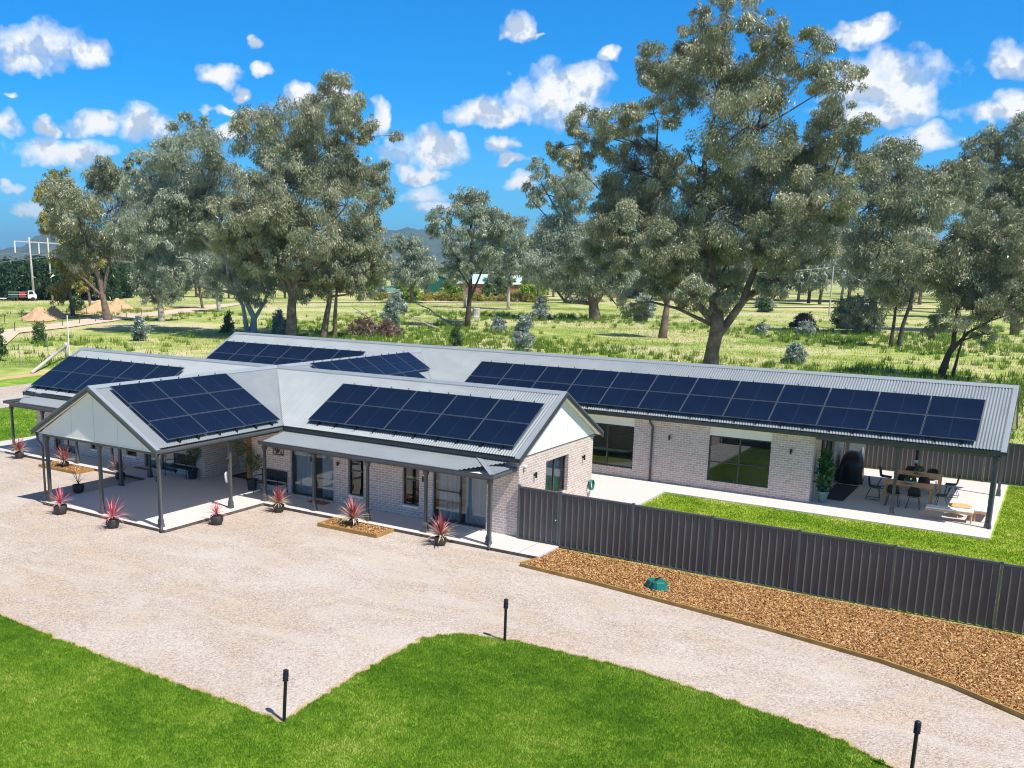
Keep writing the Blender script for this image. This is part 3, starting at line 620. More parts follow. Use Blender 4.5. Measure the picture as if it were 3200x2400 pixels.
# downpipes
def pipe(pts,r=.045,m=None): b=MB(); b.tube(pts,r,10); part(b,'downpipe',m or M['dark'],smooth=True)
pipe([(13.27,7.45,2.6),(13.27,7.55,2.45),(13.27,7.80,2.3),(13.27,7.81,2.15),(13.27,7.81,.02)])
pipe([(12.73,-4.37,2.18),(12.70,-4.3,2.05),(12.68,-4.25,1.9),(12.68,-4.25,.2),(12.72,-4.36,.02),(12.74,-4.42,-.06)],.04,M['trim'])
pipe([(3.17,-8.98,2.5),(3.14,-8.98,2.35),(3.06,-8.93,2.2),(3.04,-8.9,2.0),(3.06,-8.9,.2),(3.14,-9.0,.03),(3.16,-9.03,-.06)],.045,M['post'])
pipe([(-3.17,-9.0,2.5),(-3.16,-9.0,2.25),(-3.08,-8.95,2.15),(-3.06,-8.9,2.0),(-3.06,-8.9,.05)],.04,M['post'])
pipe([(25.5,7.42,2.58),(25.52,7.5,2.4),(25.50,7.74,2.2),(25.49,7.75,2.0),(25.49,7.75,.2),(25.52,7.66,.03)],.04,M['trim'])
pipe([(22.4,13.6,2.5),(22.4,13.6,.02)],.05,M['black'])
# ------------------------------------------------------------------ solar panels
ORD=['first','second','third','fourth','fifth','sixth','seventh','eighth','ninth','tenth','eleventh','twelfth']
def panel_proto(w,h,name='solar_panel',mid=True):
    t=thing(name,'x','solar panel')
    b=MB(); f=.014; b.box(-w/2,w/2,-h/2,-h/2+f,0,.035);b.box(-w/2,w/2,h/2-f,h/2,0,.035);b.box(-w/2,-w/2+f,-h/2+f,h/2-f,0,.035);b.box(w/2-f,w/2,-h/2+f,h/2-f,0,.035); b.obj('frame',M['alu'],t)
    b=MB(); b.box(-w/2+f,w/2-f,-h/2+f,h/2-f,.006,.031); g=b.obj('cell_sheet',M['cell'],t)
    b=MB(); (b.box(-.004,.004,-h/2+f,h/2-f,.0312,.0322) if w>h else b.box(-w/2+f,w/2-f,-.004,.004,.0312,.0322)); b.obj('centre_line',M['lineg'],g)
    return t
M['lineg']=mat('cell_gap',(.03,.045,.10),.3)
def array(desc,grp,O,S,Dn,sN,dN,s0,s1,d0,d1,skip=(),gap=.022,rowname=('upper','lower')):
    """O on the ridge; S along ridge (left to right seen from the slope); Dn down slope; s,d in metres"""
    S=Vector(S).normalized();Dn=Vector(Dn).normalized();Nn=Dn.cross(S)
    if Nn.z<0: Nn=-Nn
    up=-Dn; w=(s1-s0)/sN;h=(d1-d0)/dN; proto=panel_proto(w-gap,h-gap); first=True
    Rm=Matrix((S,up,S.cross(up))).transposed()
    for r in range(dN):
        for k in range(sN):
            if (r,k) in skip: continue
            p=proto if first else dup(proto,(0,0,0)); first=False
            p.location=Vector(O)+S*(s0+w*(k+.5))+Dn*(d0+h*(r+.5))+Nn*.125; p.rotation_euler=Rm.to_euler()
            rn=rowname[r] if dN<=2 else ['top','middle','bottom'][r]
            if sN<=7: ks=ORD[k]+' from left'
            else: ks=(ORD[k]+' from left' if k<6 else ORD[sN-1-k]+' from right')
            p['label']='solar panel, %s, %s row, %s'%(ks,rn,desc); p['group']=grp
            # clamps / feet of the rails: parts of the edge panels
            if r==dN-1 or r==0:
                y0=-h/2 if r==dN-1 else h/2; sg=-1 if r==dN-1 else 1
                for q in (-w*.22,w*.24):
                    b=MB()
                    b.box(q-.02,q+.02,y0-.02 if sg<0 else y0-.06,y0+.06 if sg<0 else y0+.02,-.115,-.003); b.box(q-.014,q+.014,min(y0,y0+sg*.10),max(y0,y0+sg*.10),-.115,-.07)
                    b.box(q-.012,q+.012,min(y0+sg*.07,y0+sg*.1),max(y0+sg*.07,y0+sg*.1),-.115,.01 if sg<0 else .03)
                    b.obj('mounting_foot',M['black'],p)
array('front roof right of the porch','panels on the roof right of the porch',(0,0,H1),(1,0,0),(0,-1,-T),5,2,4.17,12.71,.80*KS,2.87*KS)
array('front roof left of the porch','panels on the roof left of the porch',(0,0,H1),(1,0,0),(0,-1,-T),5,2,-12.28,-4.45,.80*KS,2.92*KS)
array('gabled entry porch roof','panels on the entry porch roof',(0,0,H1),(0,1,0),(1,0,-T),3,3,-8.55,-3.2,.26*KS,3.02*KS)
array('left end of rear roof','panels on the left end of the rear roof',(0,YB,H2),(1,0,0),(0,-1,-T),6,2,-12.72,-2.85,.98*KS,3.05*KS)
array('long rear roof over the patio','panels on the long rear roof',(0,YB,H2),(1,0,0),(0,-1,-T),12,2,4.03,24.79,1.04*KS,3.20*KS)
array('linking roof behind the front ridge','panels on the linking roof',(0,0,H1),(0,1,0),(1,0,-T),6,2,1.75,9.05,.22*KS,2.82*KS,skip=((1,5),(1,0)))
# ------------------------------------------------------------------ fences
def rib_panel(L,h,z0=0,pitch=.198,d=.032,name='fence_sheet'):
    xs=[];ys=[];x=0
    while x<L-1e-6:
        for fx,fy in ((0,0),(.158,0),(.164,d),(.172,d),(.186,d*.9),(.190,0)):
            if x+fx<=L: xs.append(x+fx);ys.append(fy)
        x+=pitch
    if xs[-1]<L-.002: xs.append(L);ys.append(ys[-1])
    n=len(xs); V=[(a,b,z) for z in (z0,z0+h) for a,b in zip(xs,ys)]; i=np.arange(n-1)
    return V,np.stack([i,i+1,i+1+n,i+n],-1)
def fence_run(t,x0,y0,nb,bay,z,dy=0,dz=0,flip=-1,first=True,h=1.75,ang=0):
    for i in range(nb):
        x=x0+bay*i; zz=z+dz*i; y=y0+dy*i
        V,F=rib_panel(bay-.07,h-.1); V=np.array(V); V[:,1]*=flip; V+=np.array([x+.035,y,zz+.05]); npmesh('fence_sheet',V,F,M['fence'],t)
        b=MB(); b.box(x+.03,x+bay-.03,y-.035,y+.022,zz+h-.05,zz+h); b.obj('top_rail',M['fencer'],t)
        b=MB(); b.box(x+.03,x+bay-.03,y-.035,y+.022,zz+.0,zz+.055); b.obj('bottom_rail',M['fencer'],t)
    for i in range(nb+1):
        x=x0+bay*i; zz=z+dz*i; y=y0+dy*i; b=MB(); b.box(x-.03,x+.03,y-.045,y+.03,zz-.05,zz+h+.025); b.box(x-.036,x+.036,y-.05,y+.036,zz+h+.026,zz+h+.036); b.obj('fence_post',M['fencer'],t)
f=thing('steel_fence','long brown grey ribbed steel fence running right from the house beside the wood chip bed','fence')
fence_run(f,14.39,-2.87,8,2.38,-.065,dz=-.012)
g=thing('steel_gate','narrow ribbed steel gate between the brick house corner and the long front fence','gate',(12.95,-2.9,-.02))
V,F=rib_panel(1.36,1.62); V=np.array(V);V[:,1]*=-1;V+=np.array([.02,0,.06]); npmesh('gate_sheet',V,F,M['fence'],g)
b=MB(); b.box(-.04,0.02,-.045,.03,-.02,1.78); b.box(0.02,1.38,-.035,.02,1.68,1.73); b.box(0.02,1.38,-.035,.02,.0,.06); b.box(1.36,1.40,-.04,.025,0,1.73); b.obj('gate_frame',M['fencer'],g)
b=MB(); b.lathe([(.012,0),(.018,.01),(.018,.03),(.01,.04)],10,(0,0,0)); o=b.obj('latch',M['white'],g); o.rotation_euler=(PI/2,0,0); o.location=(1.33,-.045,.82)
f2=thing('rear_steel_fence','dark ribbed steel fence along the back of the patio and rear lawn','fence')
f2.name='steel_fence'
fence_run(f2,17.5,16.7,9,2.38,-.05,flip=-1)
# ------------------------------------------------------------------ bollards
def bollard(x,y,tilt=(0,0),label=''):
    t=thing('bollard_light',label,'bollard light',(x,y,-.1),group='bollard lights along the gravel drive')
    b=MB(); b.lathe([(.034,0),(.034,.80)],16); o=b.obj('pole',M['black'],t,smooth=False)
    b=MB(); b.lathe([(.022,.80),(.022,.99)],12); b.obj('lens',mn('frosted_lens',(.35,.40,.46),(.4,.45,.5),4,.3) if 'lens' not in M else M['lens'],t)
    b=MB()
    for k in range(5): z=.815+k*.037; b.lathe([(.03,z),(.056,z-.006),(.06,z-.001),(.056,z+.008),(.03,z+.012)],20)
    b.lathe([(.05,.995),(.056,1.0),(.052,1.02),(.03,1.035),(.001,1.038)],20); b.obj('louvre',M['black'],t,smooth=False)
    t.rotation_euler=(tilt[0],tilt[1],0); return t
M['lens']=mn('frosted_lens',(.35,.40,.46),(.4,.45,.5),4,.3)
bollard(15.28,-16.61,(-.075,.0),'black bollard light leaning at the gravel corner, nearest the front lawn tip')
bollard(16.75,-10.57,(0,0),'black bollard light upright at the top edge of the front lawn bend')
bollard(25.60,-11.85,(.01,.01),'black bollard light by the curved gravel drive, rightmost of the three')
# ------------------------------------------------------------------ potted plants
def straps(n,L,col='cord',w=.028,up=(.0,1.45),seed=0,droop=1.2,cent=.5,base=.0):
    r=np.random.default_rng(seed); V=[];F=[];Tn=[]
    for k in range(n):
        a=r.uniform(0,2*PI); el=up[0]+(up[1]-up[0])*(k/n)**1.5; l=1.12*L*r.uniform(.7,1.15)*(.8+.2*math.sin(el)); m=6; p=np.array([0,0,base]); d=np.array([math.cos(a)*math.cos(el),math.sin(a)*math.cos(el),math.sin(el)]); s=np.array([-math.sin(a),math.cos(a),0])
        n0=len(V)
        for i in range(m+1):
            t=i/m; ww=w*(.5+1.1*t if t<.35 else .9*(1-t)/.65+.05)/1.0
            V+= [p-s*ww/2+np.array([0,0,.004]),p+s*ww/2+np.array([0,0,.004])]; q=1-min(el/1.45,1)
            Tn+=[min(1,max(0,q*.9+(t-.4)*.25))]*2
            p=p+d*l/m; d=d+np.array([0,0,-droop*(1.0/m)*(.35+.9*math.cos(el))*t*1.6]); d/=np.linalg.norm(d)
        F+=[(n0+2*i,n0+2*i+1,n0+2*i+3,n0+2*i+2) for i in range(m)]
    return np.array(V),np.array(F),np.array(Tn)
def cordyline(x,y,L,label,m='cord',seed=0,n=60,pot=.20,w=.042,z=-.1,up=(.05,1.5),grp='potted strappy plants along the front'):
    t=thing('potted_plant',label,'potted plant',(x,y,z),group=grp)
    s=pot/.2; b=MB(); b.lathe([(.12*s,0),(.165*s,.04*s),(.20*s,.15*s),(.195*s,.26*s),(.185*s,.28*s),(.165*s,.275*s),(.16*s,.24*s),(.0,.24*s)],22,cap=False); b.obj('pot',M['potd'],t,smooth=True)
    b=MB(); b.tube([(0,0,.2*s),(.01,.01,.36*s)],[.03,.025],6); b.obj('stem',M['barkd'],t)
    V,F,Tn=straps(int(n*1.5),L,seed=seed,w=w,base=.32*s,up=up); npmesh('foliage',V,F,M[m],t,tint=Tn)
    return t
cordyline(-11.24,-4.48,.62,'red brown cordyline in a dark pot at the far left verandah post',seed=1)
cordyline(-7.85,-4.62,.66,'red and cream cordyline in a dark pot inside the left wood chip bed',seed=2,pot=.17,n=70,z=-.05)
cordyline(-4.30,-4.62,.62,'dusky cordyline in shadow beside the back left porch post',seed=3)
cordyline(-3.70,-7.05,.60,'sparse green grassy plant in a dark pot left of the entry porch','cordg',4,15,.22,.02,up=(.5,1.4))
cordyline(-1.50,-9.42,.62,'pink cordyline in a dark pot at the front left of the entry porch','cordp',5,34,.23,.035)
cordyline(1.38,-9.52,.72,'tallest bright pink cordyline in a dark pot before the middle porch post','cordp',6,36,.22,.04)
cordyline(3.80,-7.20,.60,'small pink cordyline with drooping leaves right of the entry porch','cordp',7,24,.22,.03)
cordyline(4.32,-4.72,.58,'pale cream and red cordyline in front of the black bench',seed=8,n=75)
cordyline(7.70,-4.78,.66,'red centred cordyline in a pot inside the right wood chip bed',seed=9,n=72,pot=.17,z=-.05)
cordyline(11.20,-4.80,.64,'red and cream cordyline nearest the right verandah corner post',seed=10,n=66)
def bed(x0,x1,y0,y1,label):
    t=thing('planter_bed',label,'garden bed',(x0,y0,-.1),group='small timber edged wood chip beds')
    b=MB(); w,d=x1-x0,y1-y0; b.box(0,w,0,.045,0,.12);b.box(0,.045,.047,d,0,.12);b.box(w-.045,w,.047,d,0,.12); b.obj('timber_edge',M['sleeper'],t)
    V,F,Tn=chips(6500,[(.04,.04),(w-.04,.04),(w-.04,d),(.04,d)],.06,0,.03); npmesh('wood_chips',V,F,M['chip'],t,tint=Tn)
    b=MB(); b.box(.046,w-.046,.046,d,0,.055); b.obj('chip_base',M['chipbase'],t)
bed(6.65,9.12,-5.38,-4.40,'timber edged wood chip bed in front of the right verandah')
bed(-8.95,-6.45,-5.12,-4.22,'timber edged wood chip bed in front of the left verandah')
# bushy plants at the entry
def bush_leaves(blobs,n,L,W,m,par,up=.3,seed=0,name='foliage'):
    r=np.random.default_rng(seed); V=[];Tn=[]
    for (x,y,z,rr) in blobs:
        k=int(n*rr*rr/sum(b[3]**2 for b in blobs)); d=r.normal(0,1,(k,3)); d/=np.linalg.norm(d,axis=1)[:,None]; c=np.array([x,y,z])+d*rr*(r.uniform(.25,1,k)**.5)[:,None]
        a=d+r.normal(0,.6,(k,3)); a[:,2]+=up; a/=np.linalg.norm(a,axis=1)[:,None]; s=np.cross(a,r.normal(0,1,(k,3))); s/=np.linalg.norm(s,axis=1)[:,None]
        l=L*r.uniform(.6,1.3,k)[:,None]; w=W*r.uniform(.7,1.2,k)[:,None]/2
        V.append(np.stack([c,c+a*l*.5+s*w,c+a*l,c+a*l*.5-s*w],1).reshape(-1,3)); Tn.append(np.repeat(r.uniform(0,1,k),4))
    V=np.concatenate(V); return npmesh(name,V,np.arange(len(V)).reshape(-1,4),m,par,tint=np.concatenate(Tn))
def entry_plant(x,y,rz,label,lean):
    t=thing('potted_shrub',label,'potted plant',(x,y,.003),rz)
    b=MB(); b.lathe([(.15,0),(.20,.36),(.225,.38),(.225,.42),(.20,.42),(.19,.38),(0,.38)],24,cap=False); b.obj('pot',M['potn'],t,smooth=False)
    b=MB(); b.tube([(0,0,.38),(.03,0,.7),(lean*.3,0,1.2)],[.02,.016,.01],6); b.tube([(0.02,0.02,.38),(-.05,.02,.8),(-.1+lean*.2,0,1.3)],[.018,.013,.008],6); b.obj('stem',M['bark'],t)
    bush_leaves([(0,0,.9,.26),(.12,0,1.1,.30),(lean*.4,.05,1.35,.32),(lean*.75,0,1.6,.24),(lean*.9,0,1.85,.16)],1300,.085,.035,M['lime2'],t,seed=int(x*10)+50)
M['lime2']=leafmat('entry_leaves',[(.05,.09,.012),(.09,.14,.02),(.18,.22,.05)])
entry_plant(1.5,-3.12,0,'leaning leafy shrub in a navy pot right of the entry doorway',-.75)
entry_plant(-1.75,-3.12,0,'bushy leafy shrub in a navy pot left of the entry doorway',-.3)
# benches
def bench(x,y,rz,label):
    t=thing('metal_bench',label,'bench',(x,y,0.003),rz,group='black metal benches under the eaves'); w=1.22
    b=MB()
    for k in range(7): b.box(-w/2,w/2,-.22+k*.062,-.22+k*.062+.05,.40,.415)
    b.obj('seat',M['black'],t)
    b=MB(); 
    for k in range(11): b.box(-w/2+.03+k*.107,-w/2+.03+k*.107+.085,.232,.243,.50,.84)
    b.box(-w/2,w/2,.225,.25,.46,.51);b.box(-w/2,w/2,.225,.25,.82,.87); b.box(-w/2,w/2,.228,.247,.64,.68); b.obj('backrest',M['black'],t)
    for s in (-1,1):
        X=s*w/2
        b=MB(); b.tube([(X,-.26,0),(X,-.25,.3),(X,-.24,.58),(X,-.2,.64),(X,.0,.65),(X,.24,.60)],.018,8); b.obj('arm',M['black'],t,smooth=True)
        b=MB(); b.tube([(X,.30,0),(X,.24,.3),(X,.24,.87)],.018,8); b.obj('leg',M['black'],t,smooth=True)
bench(2.45,-3.13,0,'black metal bench right of the entry plant, behind the first verandah post')
bench(-2.45,-3.13,0,'black metal bench left of the entry doorway, in front of a glass door')
def mat_(x0,x1,y0,y1,m,label,z=.006,th=.014,rz=0):
    t=MB(); cx,cy=(x0+x1)/2,(y0+y1)/2; t.box(x0-cx,x1-cx,y0-cy,y1-cy,0,th); o=t.obj('door_mat',m); o.location=(cx,cy,z); o.rotation_euler=(0,0,rz); tag(o,label,'door mat')
mat_(4.42,5.22,-3.33,-2.92,M['coir'],'brown coir mat before the glass door right of the bench')
mat_(9.62,10.42,-3.33,-2.92,M['coir'],'brown coir mat before the glass door nearest the right verandah end')
mat_(-5.3,-4.4,-3.15,-2.92,M['coir'],'brown coir mat under the left verandah beside the porch')
mat_(-.95,.35,-1.9,-1.0,M['mat'],'large dark mat in the entry recess',.006,.012); mat_(-.6,.1,-1.65,-1.25,M['coir'],'small brown mat lying on the dark entry mat',.019,.012)
mat_(19.7,20.55,8.95,12.1,M['mat'],'long dark mat outside the patio sliding doors')
# wall lights
def wlight(x,y,z,rz,label,h=.2,r=.035,grp='black cylinder wall lights'):
    t=thing('wall_light',label,'wall light',(x,y,z),rz,group=grp)
    b=MB(); b.box(-.03,.03,-.05,0,-.035,.035); b.obj('bracket',M['black'],t)
    b=MB(); b.lathe([(r,-h/2),(r,h/2)],16,(0,-.05-r,0)); b.obj('lamp_body',M['black'],t)
    b=MB(); b.lathe([(r*.8,h/2-.004),(r*.8,h/2+.002)],16,(0,-.05-r,0)); b.obj('lens',M['lens'],t)
wlight(12.87,-1.80,1.88,PI/2,'black wall light on the gable end wall, left of its window')
wlight(12.87,1.95,1.88,PI/2,'black wall light on the gable end wall, right of its window')
wlight(14.0,7.87,1.9,0,'black wall light on the rear wing beside the downpipe')
wlight(18.74,7.87,1.89,0,'black wall light on the rear wing beside the patio corner')
wlight(5.53,-2.84,1.5,0,'black wall light under the room sign by the first glass door',.14)
wlight(2.87,-5.67,1.72,0,'slim black light on the back right porch post',.2,.025,grp='black lights on the porch and verandah posts')
wlight(5.40,-4.12,1.85,-PI/2,'slim black light on the second verandah post',.2,.03,grp='black lights on the porch and verandah posts')
wlight(10.12,-4.12,1.75,-PI/2,'slim black light on the fourth verandah post',.2,.03,grp='black lights on the porch and verandah posts')
wlight(2.82,-8.78,1.6,-PI/2,'slim black light on the front right porch post',.2,.03,grp='black lights on the porch and verandah posts')
# signs
def sign(x,z,txt,label):
    t=thing('room_sign',label,'sign',(x,-2.842,z)); b=MB(); b.box(-.15,.15,-.012,0,-.045,.045); b.obj('plate',M['black'],t)
    cu=bpy.data.curves.new('letters','FONT'); cu.body=txt; cu.size=.075; cu.align_x='CENTER'; cu.align_y='CENTER'; cu.extrude=.001
    tmp=bpy.data.objects.new('tmp',cu); C.objects.link(tmp); bpy.context.view_layer.update(); me=bpy.data.meshes.new_from_object(tmp.evaluated_get(bpy.context.evaluated_depsgraph_get())); bpy.data.objects.remove(tmp)
    me.name='letters'; me.materials.clear(); me.materials.append(M['white']); o=bpy.data.objects.new('lettering',me); C.objects.link(o); o.parent=t; o.rotation_euler=(PI/2,0,0); o.location=(0,-.0145,0)
sign(5.52,1.77,'ROOM 2','small black sign reading ROOM 2 beside the first right glass door')
sign(9.30,1.77,'ROOM 1','small black sign reading ROOM 1 beside the far right glass door')
# decorative screen on wall
t=thing('wall_screen','square black cut leaf pattern metal panel on the brick above the bench','wall art',(2.62,-2.845,1.73))
b=MB(); w=.27; b.box(-w,w,-.012,0,-w,-w+.03);b.box(-w,w,-.012,0,w-.03,w);b.box(-w,-w+.03,-.012,0,-w+.03,w-.03);b.box(w-.03,w,-.012,0,-w+.03,w-.03); b.obj('frame',M['black'],t)
b=MB(); r_=random.Random(4)
for k in range(34):
    a=r_.uniform(0,PI); cx,cz=r_.uniform(-.2,.2),r_.uniform(-.2,.2); l=.07; b.bar((max(-w+.02,min(w-.02,cx-l*math.cos(a))),-.006,max(-w+.02,min(w-.02,cz-l*math.sin(a)))),(max(-w+.02,min(w-.02,cx+l*math.cos(a))),-.006-.0001*k,max(-w+.02,min(w-.02,cz+l*math.sin(a)))),.008,.024,up=(0,1,0))
b.obj('leaf_pattern',M['black'],t)
# security camera
t=thing('security_camera','small white dome camera on the brick corner under the gable','camera',(12.88,-2.55,2.27)); b=MB(); b.lathe([(.055,.05),(.06,0),(.055,-.02)],16,(.06,0,0)); b.box(0,.02,-.05,.05,-.05,.05); b.obj('housing',M['white'],t)
b=MB(); b.lathe([(.04,-.02),(.034,-.045),(.0,-.058)],14,(.06,0,0),cap=False); b.obj('lens_dome',M['black'],t,smooth=True)
# brochure / meter box on post: bent white sleeve
t=thing('post_sleeve','white curved shade fixed to the back right porch post','shade',(2.78,-5.6,1.0)); b=MB()
b.tube([(-.06,0,.28),(-.12,0,.2),(-.10,0,.05),(-.06,0,-.1)],[.05,.07,.07,.06],12); b.obj('shade',M['white'],t,smooth=True)
b=MB(); b.box(-.03,.02,-.02,.02,-.05,.25); b.obj('bracket',M['post'],t)
# hose reel
t=thing('garden_hose','coiled teal garden hose on the back corner of the front wing','hose',(12.93,2.6,.75)); b=MB()
for k in range(6): b.tube([(0.03+.016*k,.16*math.cos(a),.19*math.sin(a)-.0) for a in np.linspace(0,2*PI,17)],.011,6)
b.obj('coil',M['green'],t,smooth=True); b=MB(); b.box(-.06,.02,-.05,.05,-.05,.12); b.obj('hanger',M['black'],t)
# valve box
t=thing('valve_box','teal green plastic valve box lid held by a black strap in the wood chips','valve box',(18.32,-4.85,-.07),-.06)
b=MB(); b.lathe([(.38,0),(.36,.015),(.33,.03),(.28,.20),(.26,.225),(.0,.235)],8,rot=PI/8,sx=1,sy=.78,cap=False); b.obj('lid',M['green'],t)
b=MB(); b.lathe([(.41,0),(.41,.012),(.36,.014)],8,rot=PI/8,sx=1,sy=.78); b.obj('flange',M['green'],t)
b=MB(); b.tube([(0,-.33,0),(0,-.24,.2),(0,-.2,.245),(0,.2,.245),(0,.3,.02)],.018,6); b.lathe([(.03,.24),(.03,.28)],8); b.obj('strap',M['black'],t)
# ------------------------------------------------------------------ patio furniture
def table(x,y,label):
    t=thing('dining_table',label,'table',(x,y,.003),group='teak patio tables'); w,d=1.7,.92
    b=MB()
    for k in range(9): b.box(-w/2,w/2,-d/2+k*d/9+.004,-d/2+(k+1)*d/9-.004,.715,.74)
    b.box(-w/2+.06,w/2-.06,-d/2+.06,-d/2+.08,.65,.714); b.box(-w/2+.06,w/2-.06,d/2-.08,d/2-.06,.65,.714); b.obj('tabletop',M['teak'],t)
    for sx in (-1,1):
        for sy in (-1,1): b=MB(); b.box(sx*(w/2-.08)-.035,sx*(w/2-.08)+.035,sy*(d/2-.08)-.035,sy*(d/2-.08)+.035,0,.713); b.obj('leg',M['teak'],t)
table(22.6,10.17,'teak patio dining table nearer the lawn'); table(22.65,12.48,'teak patio dining table nearer the rear fence')
def chair(x,y,rz,label,first=[None]):
    if first[0] is None:
        t=thing('patio_chair',label,'chair',(x,y,.003),rz,group='black moulded chairs round the patio tables'); first[0]=t
        # shell: seat and back as curved surface, faces +y
        prof=[(.23,.43),(.16,.425),(.05,.43),(-.08,.435),(-.17,.46),(-.215,.55),(-.235,.66),(-.25,.76),(-.262,.83)]
        ws=[.38,.42,.44,.44,.42,.42,.42,.38,.26]; V=[]; m=9
        for (y_,z_),w in zip(prof,ws):
            for k in range(m):
                u=-1+2*k/(m-1); V.append((u*w/2,y_+(.05*u*u if z_>.5 else 0),z_+(.045*u*u if z_<.5 else 0)))
        n=len(prof); i,j=np.meshgrid(np.arange(m-1),np.arange(n-1)); a=(j*m+i).ravel(); F=np.stack([a,a+1,a+m+1,a+m],-1)
        k=4*(m-1); o=npmesh('seat',V,F[:k],M['black'],t,smooth=True); o2=npmesh('backrest',V,F[k:],M['black'],t,smooth=True)
        for q in (o,o2): mod=q.modifiers.new('s','SOLIDIFY'); mod.thickness=.014
        for s in (-1,1):
            b=MB(); X=s*.23; b.tube([(s*.15,.16,.42),(X,.22,.02),(X,.20,.012),(X,-.26,.012),(X,-.28,.02),(s*.15,-.12,.42)],.010,6); b.obj('sled_leg',M['black'],t,smooth=True)
        b=MB(); b.tube([(-.15,.16,.415),(.15,.16,.415)],.01,6); b.tube([(-.15,-.12,.425),(.15,-.12,.425)],.01,6); b.obj('cross_bar',M['black'],t)
        return t
    return dup(first[0],(x,y,.003),rz,label)
N_='nearer patio table'; R_='rear patio table'
for a in ((22.2,9.42,0,'black chair on the lawn side of the '+N_+', left of its pair'),(22.9,9.42,.05,'black chair on the lawn side of the '+N_+', right of its pair'),
 (21.42,10.15,-PI/2+.1,'black chair at the house end of the '+N_),(23.78,10.1,PI/2-.1,'black chair at the bench end of the '+N_),
 (22.25,11.72,0,'black chair between the tables, left of its pair'),(22.95,11.72,.05,'black chair between the tables, right of its pair'),
 (21.45,12.5,-PI/2,'black chair at the house end of the '+R_),(23.85,12.45,PI/2,'black chair at the far right end of the '+R_),
 (22.25,13.25,PI,'black chair on the fence side of the '+R_+', left of its pair'),(23.05,13.25,PI,'black chair on the fence side of the '+R_+', right of its pair')): chair(*a)
def bowl(x,y,label,seed):
    t=thing('planted_bowl',label,'bowl plant',(x,y,.744)); b=MB(); b.lathe([(.08,0),(.17,.05),(.2,.12),(.185,.12),(.16,.07),(0,.06)],22,cap=False); b.obj('bowl',mn('stone_bowl',(.55,.52,.42),(.62,.58,.48),5),t,smooth=True)
    bush_leaves([(0,0,.15,.17)],900,.05,.02,M['lime2'],t,seed=seed)
bowl(22.6,10.2,'low moss bowl centred on the nearer patio table',3); bowl(22.65,12.5,'low moss bowl centred on the rear patio table',4)
def daybench(x,y,rz,label,L=1.5):
    t=thing('garden_bench',label,'bench',(x,y,.003),rz,group='teak benches with white cushions'); b=MB(); b.box(-L/2,L/2,-.22,.22,.30,.36); b.obj('seat_frame',M['teak'],t)
    b=MB(); b.box(-L/2+.01,L/2-.01,-.22,.22,.362,.42); o=b.obj('cushion',M['cushion'],t); mod=o.modifiers.new('b','BEVEL'); mod.width=.02; mod.segments=3
    for sx in (-1,1):
        for sy in (-1,1): b=MB(); b.tube([(sx*(L/2-.03),sy*.17,0),(sx*(L/2-.06),sy*.18,.3)],[.02,.028],8); b.obj('leg',M['teak'],t)
daybench(24.18,8.3,.03,'teak bench with white cushion along the patio edge beside the corner post')
daybench(25.18,9.2,PI/2-.05,'teak bench with white cushion at the right side of the patio',1.35)
t=thing('round_table','low round teak table between the two cushioned benches','table',(24.45,9.05,.003)); b=MB(); b.lathe([(.36,.37),(.38,.385),(.38,.40),(.36,.41),(0,.41)],30); b.obj('tabletop',M['teak'],t,smooth=False)
for k in range(3): a=k*2.1+.4; b=MB(); b.tube([(.30*math.cos(a),.30*math.sin(a),0),(.18*math.cos(a),.18*math.sin(a),.37)],[.018,.025],8); b.obj('leg',M['teak'],t)
# fiddle leaf plant
t=thing('potted_tree','tall fiddle leaf plant in a sage green pot at the patio brick corner','potted plant',(19.92,8.35,.003)); b=MB(); b.lathe([(.14,0),(.19,.33),(.215,.34),(.215,.42),(.195,.42),(.18,.36),(0,.36)],24,cap=False); b.obj('pot',M['potg'],t)
b=MB(); b.tube([(0,0,.36),(.01,0,1.0),(0,.02,1.7)],[.02,.018,.01],7); b.tube([(.03,0,.36),(.08,.03,1.3)],[.014,.01],6); b.obj('stem',M['bark'],t)
bush_leaves([(0,0,.7,.22),(0,.02,1.0,.25),(.02,0,1.3,.25),(-.02,0,1.6,.2),(0,0,1.85,.12)],330,.2,.12,M['fiddle'],t,up=.6,seed=77)
# bbq cover
t=thing('covered_barbecue','barbecue under a shiny black cover beside the patio sliding doors','barbecue',(20.08,12.95,.003),.12)
def drape():
    V=[];rows=[(0,.50,.62),(.3,.47,.60),(.7,.44,.62),(.95,.40,.60),(1.12,.33,.46),(1.24,.24,.30),(1.29,.12,.14),(1.295,.02,.02)]; n=48; r=np.random.default_rng(5); ph=r.uniform(0,6,4)
    for z,a,d in rows:
        for k in range(n):
            t_=2*PI*k/n; c,s=math.cos(t_),math.sin(t_); q=.38
            x=a*math.copysign(abs(c)**q,c); y=d*math.copysign(abs(s)**q,s); f=1+(.05*math.sin(7*t_+ph[0])+.03*math.sin(13*t_+ph[1]))*(1-z/1.3)+.0; V.append((x*f,y*f,z+.03*math.sin(5*t_)*(z<.1)))
    m=len(rows); F=[(j*n+k,j*n+(k+1)%n,(j+1)*n+(k+1)%n,(j+1)*n+k) for j in range(m-1) for k in range(n)]; return V,F
V,F=drape(); o=npmesh('cover',V,np.array(F),M['cover'],t,smooth=True)
b=MB(); b.tube([(-.4,-.2,.03),(-.4,.2,.03)],.03,8); b.tube([(.4,-.2,.03),(.4,.2,.03)],.03,8); b.obj('wheel',M['black'],t)
